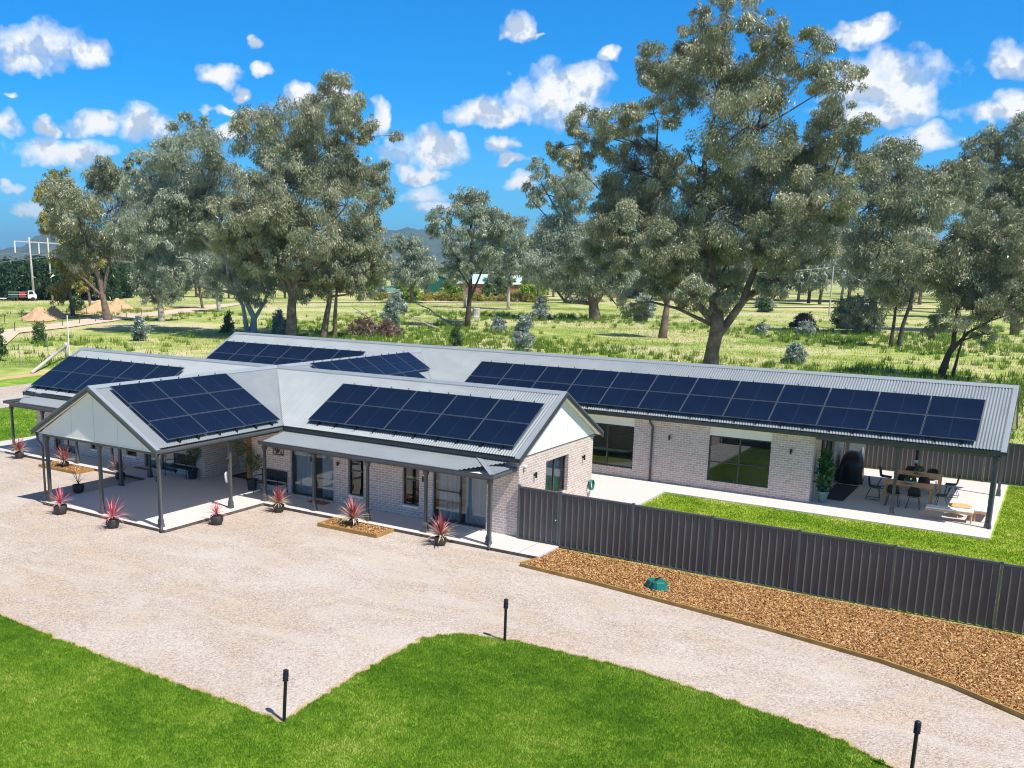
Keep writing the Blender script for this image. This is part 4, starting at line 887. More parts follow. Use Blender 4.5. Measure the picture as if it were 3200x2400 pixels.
t=thing('white_meter_box','small white box fixed to the dark rear patio post','box',(22.4,13.52,1.04)); b=MB(); b.box(-.075,.075,-.05,.02,-.06,.06); b.obj('casing',M['white'],t); t.name='meter_box'; b=MB(); b.box(-.06,.06,-.056,-.052,-.045,-.035); b.obj('seam',M['trim'],t)
t=thing('side_gate','pale grey gate leaf with a white handle between the house and the rear fence','gate',(19.6,14.9,0)); b=MB(); b.box(0,.62,-.02,.02,.05,1.95); b.obj('gate_leaf',mn('pale_grey_panel',(.30,.36,.38),(.35,.41,.43),1),t); b=MB(); b.box(.52,.56,-.05,-.02,.9,1.15); b.obj('handle',M['white'],t)
t.name='garden_gate'
TREES={
'big':((3.1, 47.5),[[(0.0,0.0,0.82),(0.1,2.3,0.67),(0.4,4.5,0.64),(0.0,6.7,0.56),(-0.6,9.6,0.41),(-1.1,13.6,0.3),(-1.5,16.9,0.22),(-0.8,21.7,0.11)],[(0.5,3.7,0.45),(2.1,6.3,0.37),(3.1,9.6,0.26),(3.8,11.9,0.19),(7.2,13.0,0.11)],[(0.2,4.5,0.45),(-2.1,7.0,0.22),(-3.9,8.1,0.15),(-5.8,9.5,0.11)],[(2.1,6.7,0.26),(5.4,8.6,0.15),(6.9,9.7,0.07)],[(-1.1,13.6,0.22),(-5.2,17.9,0.15),(-9.0,19.3,0.07)],[(-1.3,15.4,0.22),(2.2,19.2,0.15),(5.2,22.9,0.07)],[(-0.1,4.5,0.22),(-2.8,5.7,0.15),(-5.0,6.2,0.11),(-7.6,5.8,0.06)]],[(-0.5,26.1,2.3),(2.5,25.7,1.9),(-2.7,26.0,1.9),(5.1,24.1,2.5),(-5.3,24.2,2.5),(-1.6,23.3,3.5),(2.2,22.8,3.2),(7.2,22.0,2.3),(-10.9,19.9,2.3),(-7.9,19.5,1.9),(-13.5,18.5,1.1),(-5.3,20.1,2.4),(7.8,19.2,2.7),(1.5,19.1,4.1),(-6.8,16.4,3.5),(-2.2,16.2,3.7),(4.0,15.9,4.3),(9.4,16.2,1.7),(8.2,17.1,2.2),(-5.7,12.6,3.5),(0.3,12.7,4.1),(6.3,13.7,3.2),(-8.7,14.0,2.1),(-7.1,10.0,1.7),(-3.0,9.5,1.9),(3.5,10.4,1.9),(-12.3,17.6,1.4),(-2.5,27.8,0.9),(-1.1,28.3,0.7),(1.1,28.0,0.9),(2.3,27.7,0.7),(9.5,19.3,1.1),(-8.8,10.2,1.9),(-5.1,7.9,1.7),(-1.5,7.2,1.5),(4.3,8.0,1.7),(0.9,7.4,1.7),(6.8,11.2,2.4),(-8.1,12.8,2.6),(-4.0,10.6,2.8),(0.9,9.6,2.6),(4.6,10.4,2.4),(8.3,13.8,2.2),(-9.2,7.6,1.4),(-6.2,6.2,1.3),(-2.1,8.8,2.2),(-11.8,9.4,1.3)]),
't6':((-17.5, 92.9),[[(0.0,0.0,0.61),(0.3,4.2,0.42),(0.4,10.1,0.3)]],[(-0.2,8.3,2.7),(0.7,11.3,3.3),(-2.0,10.1,2.1)]),
't5':((-42.1, 126.8),[[(-0.0,0.0,1.12),(-0.5,2.9,0.96),(-1.8,7.2,0.56),(-4.3,13.5,0.4),(-7.2,20.5,0.24)],[(-0.4,2.5,0.64),(2.6,7.3,0.4),(3.3,12.8,0.24)],[(-0.5,2.9,0.48),(-5.4,3.2,0.32),(-8.6,7.1,0.16)],[(-4.7,14.3,0.24),(-10.1,22.8,0.12)]],[(-4.8,22.9,3.9),(-10.9,25.2,2.2),(-11.6,22.0,1.9),(-8.9,23.3,1.9),(-6.7,14.2,5.2),(-1.0,12.0,6.4),(-8.6,9.1,4.4),(-3.3,7.2,5.2),(2.7,8.1,4.4),(-5.5,19.0,3.2),(3.3,13.6,4.4),(-11.3,19.7,1.4)]),
't2':((2.6, 124.1),[[(0.0,0.0,0.81),(0.0,5.4,0.61),(0.1,13.4,0.47),(-0.4,21.4,0.27)],[(0.1,10.8,0.41),(-3.3,16.7,0.2)],[(0.1,12.1,0.41),(4.4,18.1,0.2)]],[(0.0,24.0,4.6),(-1.9,18.0,5.3),(4.8,18.8,5.6),(1.5,13.1,6.0),(9.9,21.5,4.2),(-2.5,12.0,3.7),(-2.8,3.7,2.7),(1.6,5.5,3.4),(-0.4,2.1,2.6)]),
't2b':((9.8, 99.2),[[(0.0,0.0,0.28),(0.3,2.8,0.28),(0.9,5.5,0.22),(1.0,10.5,0.11)],[(-0.8,-0.1,0.28),(-0.7,3.3,0.22),(-0.7,8.8,0.11)]],[(-0.6,8.8,3.3),(1.0,11.6,3.3),(-0.5,6.0,1.7)]),
't3':((20.1, 139.6),[[(0.0,0.0,0.69),(-0.7,11.1,0.56),(-1.1,17.3,0.49),(-3.3,23.3,0.28)],[(-1.0,16.6,0.35),(1.6,22.1,0.21)]],[(-6.4,27.4,3.2),(-1.2,28.1,4.3),(0.6,23.1,5.7),(-4.6,22.0,4.2),(-9.4,24.6,2.1),(-3.2,18.2,4.5),(0.3,17.3,4.2),(-6.0,17.9,3.1)]),
't4':((18.2, 62.5),[[(0.0,0.0,0.35),(0.4,1.9,0.32),(0.7,3.0,0.24),(0.7,6.1,0.16),(1.8,10.0,0.08)],[(0.5,2.2,0.24),(1.7,4.0,0.16),(3.1,5.0,0.12),(5.0,7.7,0.06)],[(0.9,-0.1,0.16),(1.2,2.3,0.12),(1.5,4.6,0.08)]],[(1.4,10.0,3.9),(5.4,10.4,3.5),(-1.1,9.4,2.4),(0.9,5.9,2.2),(4.4,7.5,2.8),(6.4,5.6,1.8),(1.0,12.5,2.2),(4.3,12.3,2.4),(-0.5,4.9,1.0),(2.9,4.0,1.0)]),
't7':((-55.7, 288.2),[[(-0.0,0.0,0.74),(4.1,9.9,0.44),(6.9,18.6,0.3)],[(2.5,0.5,0.59),(7.1,8.5,0.44),(12.9,15.8,0.22)]],[(5.5,14.3,7.4),(13.6,16.6,8.6),(-0.3,8.4,5.2),(20.3,13.1,7.4),(9.8,21.6,7.4)]),
'c1':((-47.3, 92.7),[[(0.0,0.0,0.48),(0.3,5.8,0.34),(0.3,12.5,0.27),(0.0,17.9,0.14)],[(0.2,3.8,0.2),(2.6,9.9,0.14),(3.5,14.6,0.07)],[(0.3,7.2,0.2),(-2.6,11.1,0.14),(-4.3,15.1,0.07)]],[(0.0,17.9,3.1),(-4.0,15.4,2.3),(3.2,15.2,2.7),(-1.6,12.5,2.6),(2.5,11.2,2.5),(-5.3,13.8,1.4),(4.9,13.9,1.6),(-0.1,8.8,1.8),(-2.5,9.5,1.8),(1.1,14.5,2.4)]),
'c2':((-73.2, 151.8),[[(0.0,0.0,0.39),(-0.0,6.6,0.29),(0.5,14.4,0.2)]],[(0.4,16.3,4.1),(-1.5,10.5,2.9),(2.2,10.5,3.5),(-0.1,6.6,1.8)]),
'c3':((-84.0, 151.8),[[(0.0,0.0,0.3),(-0.2,6.4,0.3),(-1.6,12.4,0.1)]],[(-2.0,7.4,2.6),(-0.6,10.4,2.4)]),
'c4':((-106.2, 163.7),[[(0.0,0.0,0.56),(-0.2,10.4,0.33)]],[(-0.8,13.6,3.3),(1.5,10.4,4.2),(-1.2,7.6,3.8),(-3.4,14.7,2.2),(2.7,7.1,3.3)]),
'l1':((-50.1, 57.2),[[(0.0,0.0,0.77),(0.1,3.9,0.66),(0.5,6.6,0.6),(1.8,9.0,0.44),(3.7,11.2,0.38),(4.8,13.6,0.27),(5.5,21.7,0.16)],[(0.2,5.0,0.49),(-0.5,8.7,0.44),(-1.5,13.5,0.33),(-0.8,20.6,0.16)],[(4.6,12.6,0.22),(8.6,14.2,0.11)],[(-0.0,5.0,0.22),(-2.3,9.2,0.16),(-5.1,12.4,0.08)]],[(5.4,26.6,3.3),(0.2,24.3,4.0),(7.9,24.5,2.3),(-3.6,22.7,3.6),(3.0,20.6,4.8),(-0.5,17.9,4.8),(8.5,19.4,3.1),(6.4,15.3,3.8),(-3.2,15.1,4.2),(2.3,12.5,3.6),(9.2,12.6,2.7),(10.5,16.7,1.6),(-5.9,11.1,3.2),(-0.4,9.0,2.5),(9.0,9.4,2.5),(12.4,23.5,0.9),(11.9,16.5,0.8),(-5.3,23.7,1.2),(7.3,27.4,1.9),(-4.0,9.7,3.3),(0.5,7.1,2.2),(3.8,8.8,2.6),(-2.4,14.1,4.0),(-7.3,13.5,3.3),(10.7,19.7,1.9),(7.1,7.2,1.9)]),
'l2':((-58.6, 59.7),[[(0.0,0.0,0.52),(0.1,2.1,0.46),(-1.1,4.7,0.41),(-2.9,8.6,0.35),(-5.9,11.7,0.29),(-8.8,14.2,0.17)],[(0.1,1.8,0.35),(1.5,4.1,0.23),(2.3,7.0,0.12)],[(-0.7,-0.0,0.35),(-1.2,3.5,0.29),(-2.9,6.9,0.23),(-3.6,15.4,0.17)]],[(-7.3,24.5,2.3),(-6.0,21.1,4.2),(-10.1,21.0,2.9),(-3.7,18.3,4.2),(-8.9,16.8,4.5),(-11.7,13.0,3.4),(-5.9,12.5,3.0),(0.3,5.8,2.8),(-1.5,8.3,2.8),(-4.6,7.2,1.5),(-5.2,25.4,1.0),(-13.5,17.0,2.3),(-11.7,9.0,2.8),(-8.3,14.8,4.4),(-14.6,13.0,2.8),(-9.3,6.8,2.3),(-6.5,16.5,3.5),(0.5,9.2,2.9)]),
'l3':((-92.9, 64.8),[[(0.0,0.0,0.69),(-0.5,2.9,0.55),(-0.9,6.3,0.48),(-2.2,9.6,0.34),(-3.3,15.0,0.21)],[(-0.6,3.6,0.34),(0.6,9.0,0.28),(1.5,15.1,0.14)],[(-0.7,3.6,0.28),(-3.1,6.2,0.21),(-5.2,6.9,0.07)]],[(-5.4,18.0,3.2),(-3.3,14.7,4.0),(0.1,20.5,2.8),(0.8,15.8,4.3),(4.2,19.9,3.0),(3.0,11.7,3.7),(-2.5,10.3,3.3),(-6.4,12.9,1.9),(5.0,23.6,1.2),(0.4,22.2,1.7)]),
'l3b':((-104.3, 67.2),[[(0.0,0.0,0.36),(-0.3,3.2,0.29),(-0.6,8.9,0.15)]],[(-0.9,20.7,2.5),(-2.7,18.2,2.2),(-2.4,14.6,2.2),(0.7,8.9,3.1),(-2.1,4.6,1.6),(-0.7,9.6,2.8),(0.5,13.2,2.6),(-0.7,6.1,1.7),(-2.3,14.6,1.7)]),
'l4':((-86.1, 69.1),[[(0.0,0.0,0.55),(-0.2,2.4,0.48),(-0.1,6.4,0.28)]],[(-0.1,8.1,3.7),(1.3,5.1,2.9),(-2.3,5.4,2.3),(2.8,7.5,2.2)]),
'l4b':((-112.3, 102.0),[[(0.0,0.0,0.27),(-0.6,4.2,0.27),(-1.0,9.4,0.13)]],[(-0.9,9.4,3.2),(-1.7,5.9,2.1),(1.2,4.6,1.6)]),
'l4c':((-101.2, 95.6),[[(0.0,0.0,0.42),(-0.5,3.7,0.33),(-0.1,8.6,0.17)]],[(-0.5,6.5,2.5),(1.3,9.4,2.8),(-0.9,4.1,1.3)]),
'l5':((-47.5, 59.9),[[(0.0,0.0,0.5),(0.5,2.8,0.44),(0.9,5.0,0.33),(1.1,9.3,0.17)],[(1.4,0.0,0.33),(1.5,3.4,0.28),(1.7,6.1,0.17)]],[(1.4,7.2,2.3),(4.5,5.9,1.8),(2.8,9.9,2.9),(6.7,7.8,1.8),(-0.5,8.2,1.7),(5.6,8.9,2.0)]),
'l6':((-118.5, 81.3),[[(0.0,0.0,0.25),(-0.2,3.4,0.25),(0.2,7.4,0.08)]],[(-0.6,5.8,1.6),(0.7,8.9,2.3)]),
'r8':((11.7, 195.5),[[(-0.0,0.0,0.56),(-0.6,8.2,0.37)]],[(-1.1,11.9,4.7),(-5.8,10.0,4.2),(3.6,9.2,4.7),(-11.4,9.0,4.2),(-2.2,17.4,4.2)]),
}
CLOUDS=[(-54.7,10.9,2.2,1.3),(-55.2,10.1,2.0,0.8),(-51.8,10.6,1.2,1.0),(-45.5,9.8,1.3,0.7),(-44.0,9.2,0.6,0.4),(-45.3,8.3,1.1,0.3),(-43.1,10.3,0.7,0.5),(-43.7,11.8,0.5,0.3),(-56.2,8.3,0.7,0.2),(-56.6,6.8,0.8,1.0),(-54.2,6.9,1.0,0.6),(-51.6,7.0,1.3,0.8),(-49.3,7.4,1.6,1.3),(-54.3,5.5,2.4,0.9),(-52.4,5.7,1.9,0.7),(-56.4,3.6,0.8,0.3),(-55.1,2.7,1.4,0.6),(-40.7,8.9,1.8,0.7),(-38.8,9.2,1.0,0.5),(-43.3,8.3,0.7,0.4),(-36.7,7.9,0.6,1.0),(-45.2,7.3,0.8,0.4),(-33.8,6.6,2.4,1.3),(-32.2,7.1,0.9,0.8),(-34.3,5.3,1.8,0.5),(-34.0,4.3,1.7,0.6),(-33.1,3.6,1.7,0.5),(-28.8,12.9,1.0,0.9),(-27.8,12.5,0.4,0.2),(-29.2,8.6,3.1,0.9),(-26.4,9.4,2.8,1.7),(-24.9,10.1,1.7,1.1),(-23.9,11.4,0.6,0.4),(-29.2,6.9,1.1,0.6),(-28.3,4.7,1.2,0.6),(-28.6,6.0,1.1,0.4),(-10.4,12.0,1.7,0.8),(-9.3,9.4,3.4,1.9),(-10.0,8.0,2.9,0.7),(-7.7,8.7,1.7,1.2),(-7.7,6.8,1.8,0.7),(-3.8,10.2,1.3,1.2),(-4.0,7.7,1.9,0.6),(-3.4,8.2,1.1,0.7)]
# ------------------------------------------------------------------ trees
def limb_mesh(b,pts,rads,n=9,wob=0,rr=None):
    P=[Vector(p) for p in pts]; out=[];R=[]
    for i in range(len(P)-1):
        k=4
        for j in range(k):
            t=j/k; p=P[i].lerp(P[i+1],t); 
            if wob and (i or j): p=p+Vector((rr.normal(0,wob),rr.normal(0,wob),0))
            out.append(p);R.append(rads[i]*(1-t)+rads[i+1]*t)
    out.append(P[-1]);R.append(rads[-1]); b.tube(out,R,n)
def gum_leaves(B,L,W,cov,r,droop=.9,sq=.85,shell=.55):
    """B: array of (x,y,z,rad). returns V,T"""
    Vs=[];Ts=[]
    for x,y,z,R in B:
        n=int(cov*PI*R*R/(.25*L*W)); nc=max(int(12+R*R*3.2),8); 
        d=r.normal(0,1,(nc,3)); d/=np.linalg.norm(d,axis=1)[:,None]; rad=(r.uniform(shell**3,1,nc))**(1/3)
        cc=d*rad[:,None]*R; cc[:,2]*=sq; cs=R*r.uniform(.08,.24,nc)+.12; ct=r.uniform(0,1,nc)
        w=cs**2*r.uniform(.35,1.3,nc); idx=r.choice(nc,n,p=w/w.sum()); cd=r.normal(0,1,(nc,3)); cd/=np.linalg.norm(cd,axis=1)[:,None]; cn=r.normal(0,1,(nc,3)); cn/=np.linalg.norm(cn,axis=1)[:,None]; o=r.normal(0,1,(n,3)); o/=np.linalg.norm(o,axis=1)[:,None]; o*=(r.uniform(0,1,n)**.45)[:,None]*1.25; o[:,2]*=.85
        c=np.array([x,y,z])+cc[idx]+o*cs[idx][:,None]; 
        a=o*.4+cd[idx]*.55+r.normal(0,.38,(n,3)); a[:,2]-=droop; a/=np.linalg.norm(a,axis=1)[:,None]; s=np.cross(a,cn[idx]*.9+r.normal(0,.6,(n,3))); s/=np.linalg.norm(s,axis=1)[:,None]
        l=L*r.uniform(.6,1.4,n)[:,None]; ww=W*r.uniform(.6,1.3,n)[:,None]/2
        Vs.append(np.stack([c-s*ww,c+s*ww,c+a*l],1).reshape(-1,3)); Ts.append(np.repeat(np.clip(ct[idx]*.6+r.uniform(0,.4,n),0,1),3))
    return np.concatenate(Vs),np.concatenate(Ts)
def tree(key,label,leaf='gum',bark='bark',cov=1.8,depth=.55,name='gum_tree',cat='tree',group='tall gum trees behind the house',droop=.9,lf=1.0):
    (bx,by),trunks,blobs=TREES[key]; D=math.hypot(bx-CAM.x,by-CAM.y)
    r=np.random.default_rng(abs(hash(key))%1000 if False else sum(map(ord,key))*7)
    t=thing(name,label,cat,(bx,by,-.16),group=group)
    view=Vector((bx-CAM.x,by-CAM.y,0)).normalized(); rt=Vector((view.y,-view.x,0))
    us=[q[0] for q in blobs]; span=(max(us)-min(us))/2+.1; mu=(max(us)+min(us))/2
    B=[]
    for i,(u,h,R) in enumerate(blobs):
        lim=math.sqrt(max(0.05,1-((u-mu)/(span*1.15))**2))*span*depth; w=r.uniform(-1,1)*lim
        if i%2: w=-abs(w)*.8
        B.append((u,w,h,R*(.92 if key!='big' else .85)))
    # extra blobs at the back and in the middle so that the crown is a full volume
    extra=[(u*.85+mu*.15+r.uniform(-1,1),r.uniform(-.2,.9)*span*depth,h-r.uniform(0,1.5),R*.95) for u,w,h,R in B[::2]]
    B2=B+extra; P=lambda u,w,h: (rt*u+view*w+Vector((0,0,h)))
    A=np.array([[*P(u,w,h),R] for u,w,h,R in B2]); L=min(max(.0028*D,.16),.9)*lf
    V,Tt=gum_leaves(A,L,L*.34,cov,r,droop); npmesh('crown',V,np.arange(len(V)).reshape(-1,3),M[leaf],t,tint=Tt)
    b=MB(); ends=[]
    for k,tr in enumerate(trunks):
        pts=[P(u,(r.uniform(-.5,.5) if i>1 else 0)*(i*.5),h) for i,(u,h,_) in enumerate(tr)]; rad=[q[2]*.8 for q in tr]
        if k==0 or tr[0][1]<.5: pts[0].z=-.1; rad[0]*=1.25
        limb_mesh(b,pts,rad,10,.02*rad[0],r); ends+= [(p,rd) for p,rd in list(zip(pts,rad))[1:]]
    b.obj('trunk',M[bark],t,smooth=True)
    b=MB()
    for u,w,h,R in B:
        c=P(u,w,h); 
        low=[q for q in ends if q[0].z<c.z-.3*R]; cand=min(low or ends,key=lambda q:(q[0]-c).length); s=cand[0]; r0=min(cand[1]*.7,.16+R*.035)
        mid=s.lerp(c,.5)+Vector((r.uniform(-.4,.4),r.uniform(-.4,.4),r.uniform(-.1,.15)*(c-s).length)); b.tube([s,mid,c],[r0,r0*.6,r0*.35],6)
        for q in range(int(7+R*2.2)):
            d=Vector(r.normal(0,1,3)).normalized(); d.z=d.z*.7+.15; e=c+d*R*r.uniform(.6,.95); m2=c.lerp(e,.5)+Vector(r.normal(0,.12*R,3)); b.tube([c,m2,e],[r0*.32,r0*.2,.012*R/2+.01],4)
    b.obj('branches',M[bark],t,smooth=True)
    return t
tree('big','largest gum tree, thick forked trunk directly behind the long rear roof',cov=1.9)
tree('t6','dark trunked gum tree half hidden left of the largest gum',leaf='gumg')
tree('t5','spreading grey green gum tree with low crooked limbs left of the largest gum',leaf='gumg')
tree('t2','tall gum tree right of the largest gum with foliage down to the grass')
tree('t2b','slim twin stemmed gum tree leaning right behind the patio roof',bark='barkd')
tree('t3','tall gum tree at the right edge of the photo, high crown against the sky')
tree('t4','small gum tree with slender forked stems just behind the right end of the rear roof',leaf='gum',bark='barkd')
tree('t7','distant group of slanting gum stems seen under the largest gum',leaf='gumg',bark='barkd')
tree('c1','upright open crowned tree with a straight dark trunk in the middle paddock',leaf='gumg',bark='barkd')
tree('c2','thin pale trunked sapling gum right of the upright dark trunked tree',leaf='gumg',bark='barkp')
tree('c3','thin pale stem behind the upright dark trunked tree',leaf='gumg',bark='barkp')
tree('c4','hazy rounded gum tree left of the green shed',leaf='gumg')
tree('l1','tallest gum of the left group, reddish trunk behind the rear roof end',leaf='gum',bark='bark')
tree('l2','multi stemmed gum with pale leaning trunks at the left end of the rear roof',leaf='gumg',bark='barkp')
tree('l3','large gum with a leaning pale trunk beside the dirt track',leaf='gum',bark='bark')
tree('l3b','yellow green gum at the far left beside the power poles',leaf='gumo',bark='bark')
tree('l4','dense dark gum with a short white trunk beside the track',leaf='gumg',bark='barkp')
tree('l4b','small gum behind the short white trunked one',leaf='gumg')
tree('l4c','small gum with a white trunk between the left groups',leaf='gumg',bark='barkp')
tree('l5','twin trunked gum immediately right of the tallest left gum',leaf='gum',bark='bark')
tree('l6','thin young gum between the two leftmost gums',leaf='gumo',bark='bark')
tree('r8','hazy gum tree behind the small slender stemmed one at the right',leaf='gumg',bark='barkd')
# background gums : copies of three small trees
def simple_tree(seed,h,w,leaf,bark):
    r=np.random.default_rng(seed); t=thing('gum_tree','x','tree',(0,0,-.16)); B=[]
    for k in range(11): a=r.uniform(0,2*PI); q=r.uniform(0,.62)*w/2; B.append((q*math.cos(a),q*math.sin(a),h*r.uniform(.38,.86),w*r.uniform(.15,.25)))
    V,Tt=gum_leaves(np.array(B),1.15,.42,1.9,r); npmesh('crown',V,np.arange(len(V)).reshape(-1,3),M[leaf],t,tint=Tt)
    b=MB(); limb_mesh(b,[(0,0,0),(.2,0,h*.3),(0,.3,h*.6)],[.38,.3,.15],7,.03,r)
    for x,y,z,R in B: b.tube([(.1,.1,h*.3),(x*.6,y*.6,z*.8),(x,y,z)],[.18,.1,.05],5)
    b.obj('trunk',M[bark],t,smooth=True); return t
def at(azd,d): a=math.radians(azd); return CAM.x+d*math.sin(a),CAM.y+d*math.cos(a)
protos=[simple_tree(3,15,13,'gumg','barkp'),simple_tree(4,18,14,'gum','bark'),simple_tree(5,12,12,'gumg','bark')]
BGT=[]
r_=np.random.default_rng(12)
# (azimuth, distance, height scale)
for k in range(64):
    azd=-52+k*.81+r_.uniform(-.4,.4); d=r_.uniform(300,400)
    if -36.6<azd<-30: d=r_.uniform(370,440)
    BGT.append((azd,d,r_.uniform(.95,1.5) if azd>-29 or azd<-38 else r_.uniform(.7,1.05)))
BGT+=[(-43.5,250,.8),(-42,262,.9),(-40.5,275,.8),(-27.2,255,1.0),(-25.6,268,1.0),(-24.4,250,.9),(-23,270,1.05),(-19.5,290,.95),(-16.5,300,1.1),(-14.2,290,1.05),(-12.3,305,1.0),(-9.5,280,1.0),(-7.2,270,1.05),(-5,260,1.1),(-3.0,235,1.1),(-45.2,255,.75),(-47,262,.85),(-39.3,300,.85)]
side=lambda a: 'left' if a<-38 else 'middle' if a<-26 else 'right'
for k,(azd,d,s) in enumerate(BGT):
    x,y=at(azd,d); p=protos[k%3]; lab='far background gum tree, %s of the distant tree belt counting from the left'%('number %d'%(k+1))
    if k<3: p.location=(x,y,-.16); p.rotation_euler=(0,0,k); p.scale=(s,s,s); o=p
    else: o=dup(p,(x,y,-.16),r_.uniform(0,6.28),s=s)
    o['group']='far gum trees of the distant tree belt'
belt=sorted([o for o in C.objects if o.get('group')=='far gum trees of the distant tree belt'],key=lambda o: math.atan2(o.location.x-CAM.x,o.location.y-CAM.y))
for i,o in enumerate(belt): o['label']='far gum tree in the distant tree belt'
# dark woodland masses
def woodland(name,az0,az1,d0,d1,h,n,m,label):
    r=np.random.default_rng(int(abs(az0)*10)); A=np.radians(r.uniform(az0,az1,n)); d=r.uniform(d0,d1,n); R=r.uniform(2.6,4.6,n); hh=h*r.uniform(.35,1,n)-R*.6
    B=np.stack([CAM.x+d*np.sin(A),CAM.y+d*np.cos(A),np.clip(hh,1.5,None),R],-1); V,Tt=gum_leaves(B,.95,.42,1.3,r,.5)
    V[:,2]=np.maximum(V[:,2],-.1); o=npmesh(name,V,np.arange(len(V)).reshape(-1,3),m,tint=Tt); tag(o,label,'woodland',kind='stuff')
M['wood']=leafmat('woodland_leaves',[(.018,.045,.018),(.035,.08,.025),(.07,.13,.035)])
woodland('woodland',-62,-51,232,262,9.0,210,M['wood'],'dark green wooded slope behind the power poles at the left')
woodland('woodland',-50,-38,350,430,17,130,M['wood'],'distant wooded belt behind the left gums')
woodland('woodland',-31.5,-2,400,500,22,230,M['wood'],'distant wooded belt across the right of the paddock')
# ------------------------------------------------------------------ shrubs
def shrub(x,y,h,w,m,label,cov=2.0,seed=0,name='shrub',lean=0,L=None,stem=True):
    r=np.random.default_rng(seed+5); D=math.hypot(x-CAM.x,y-CAM.y); t=thing(name,label,'shrub',(x,y,-.14)); B=[]
    for k in range(9): z=h*(.16+.74*k/8); q=w*.5*(1-.6*(k/8)**1.6); a=r.uniform(0,6.28); s=r.uniform(0,.55)*q; B.append((s*math.cos(a)+lean*z/h,s*math.sin(a),z,q*r.uniform(.5,.75)+.1))
    L=L or .0024*D; V,Tt=gum_leaves(np.array(B),L,L*.6,cov,r,-.1); npmesh('foliage',V,np.arange(len(V)).reshape(-1,3),M[m],t,tint=Tt)
    b=MB(); 
    for k in range(4): b.tube([(r.uniform(-.1,.1)*w,r.uniform(-.1,.1)*w,0),(lean*.4+r.uniform(-.2,.2)*w,r.uniform(-.2,.2)*w,h*.45),(lean*.85+r.uniform(-.1,.1)*w,0,h*.85)],[.03+h*.008,.02+h*.005,.01],5)
    b.obj('stem',M['bark'],t); return t
SH=[(-64.2,33.4,2.3,1.6,'shrubd','young dark green bush at the far left paddock near the track'),
(-59.8,42.9,2.7,2.3,'shrubs','blue grey bush left of the rear roof end'),
(-61.3,58,2.9,1.5,'shrubd','narrow olive bush beside the pale leaning trunks'),
(-56.9,62.6,3.0,2.2,'shrubs','blue grey bush left of the reddish gum trunk'),
(-52,58.5,2.2,2.0,'shrubs','low blue grey bush behind the rear roof end'),
(-55,84,4.2,3.0,'shrubs','silver bush above the dead brush pile'),
(-78.5,118.5,4.4,4.2,'shrubs','taller silver bush behind the dead brush pile'),
(-30.2,62.2,2.5,1.7,'shrubd','small round bush behind the middle of the rear roof'),
(-38.3,86,2.0,2.4,'shrubs','low open bush right of the dark trunked tree'),
(-21.2,61.5,4.0,2.9,'shrubs','blue grey bush rising just behind the rear roof left of the big gum'),
(-49,119.5,4.2,3.2,'shrubs','pointed silver bush left of the low limbed gum'),
(-35.5,132.4,4.6,4.6,'shrubs','loose pale silver bush left of the big gum trunk'),
(-9.6,110.6,1.5,1.9,'shrubs','tiny pale bush right of the big gum trunk'),
(-4.1,112.7,2.0,2.6,'shrubs','small silver bush in the shade right of the big gum'),
(5,67.7,1.9,2.3,'shrubs','low pale bush just behind the right part of the rear roof'),
(-2.5,137,4.6,7,'shrubd','wide dark bush under the tall right gum'),
(-37.4,217,3.6,5,'shrubs','silver bush beside the far track'),
(-50.6,19.9,3.2,2.2,'shrubd','dark bush cut by the left photo edge'),
(-118,78,2.6,3,'shrubd','round dark bush behind the leftmost gums'),
(-8,130,2.2,4.5,'deadl','grey brown dry bush left of the wide dark bush'),
(-30,190,3,4,'shrubd','green bush beyond the far track')]
for i,s in enumerate(SH): shrub(*s,seed=i)
for i,s in enumerate([(-114,174,6,7.7,'lime','round green garden tree left of the green shed'),(-152,211,7,9,'lime','bright yellow green garden tree beside the white shed'),(-113,192,5.6,6.5,'lime','green garden tree in front of the green shed doorway'),(-119,222,5,4.5,'shrubd','small dark green garden tree before the red brick farmhouse'),(-121,232,6.5,6,'shrubd','dark green conical garden tree right of the farmhouse'),(-107,226,10,11,'lime','largest bright green garden tree right of the farmhouse'),(-135,190,4,4,'shrubs','silver garden bush left of the round green tree')]): 
    shrub(*s,seed=40+i,name='garden_tree',cov=2.4)
# dead brush and fallen branches
t=thing('brush_pile','reddish brown pile of dead leafy branches behind the rear roof','brush pile',(-45.8,67.6,-.14)); r=np.random.default_rng(9)
B=[(r.uniform(-3.2,3.2),r.uniform(-1.2,1.2),r.uniform(.3,1.3),r.uniform(.7,1.1)) for k in range(14)]; V,Tt=gum_leaves(np.array(B),.28,.12,1.6,r,.1); npmesh('dead_leaves',V,np.arange(len(V)).reshape(-1,3),M['deadl'],t,tint=Tt)
b=MB(); 
for k in range(26): a=r.uniform(0,6.28); p=Vector((r.uniform(-3,3),r.uniform(-1,1),.2)); q=p+Vector((math.cos(a)*r.uniform(1,2.4),math.sin(a)*r.uniform(.5,1),r.uniform(.4,1.4))); b.tube([p,p.lerp(q,.5)+Vector((0,0,.2)),q],[.05,.035,.015],5)
b.obj('dead_branches',M['deadw'],t)
def fallen(x,y,rz,L,label,seed,h=1.8):
    r=np.random.default_rng(seed); t=thing('fallen_branch',label,'branch',(x,y,-.1),rz); b=MB(); b.tube([(0,0,h),(L*.35,.2,h*.75),(L*.7,0,h*.3),(L,-.2,.1)],[.05,.10,.14,.17],7)
    for k in range(9): u=r.uniform(.1,.9); p=Vector((L*u,0,h*(1-u))); q=p+Vector((r.uniform(-1.4,.6),r.uniform(-1,1),r.uniform(-.4,1.0))); q.z=max(q.z,.05); b.tube([p,p.lerp(q,.5)+Vector((0,0,.15)),q],[.06,.04,.015],5)
    b.obj('limb',M['deadw'],t)
vr=math.radians(33)
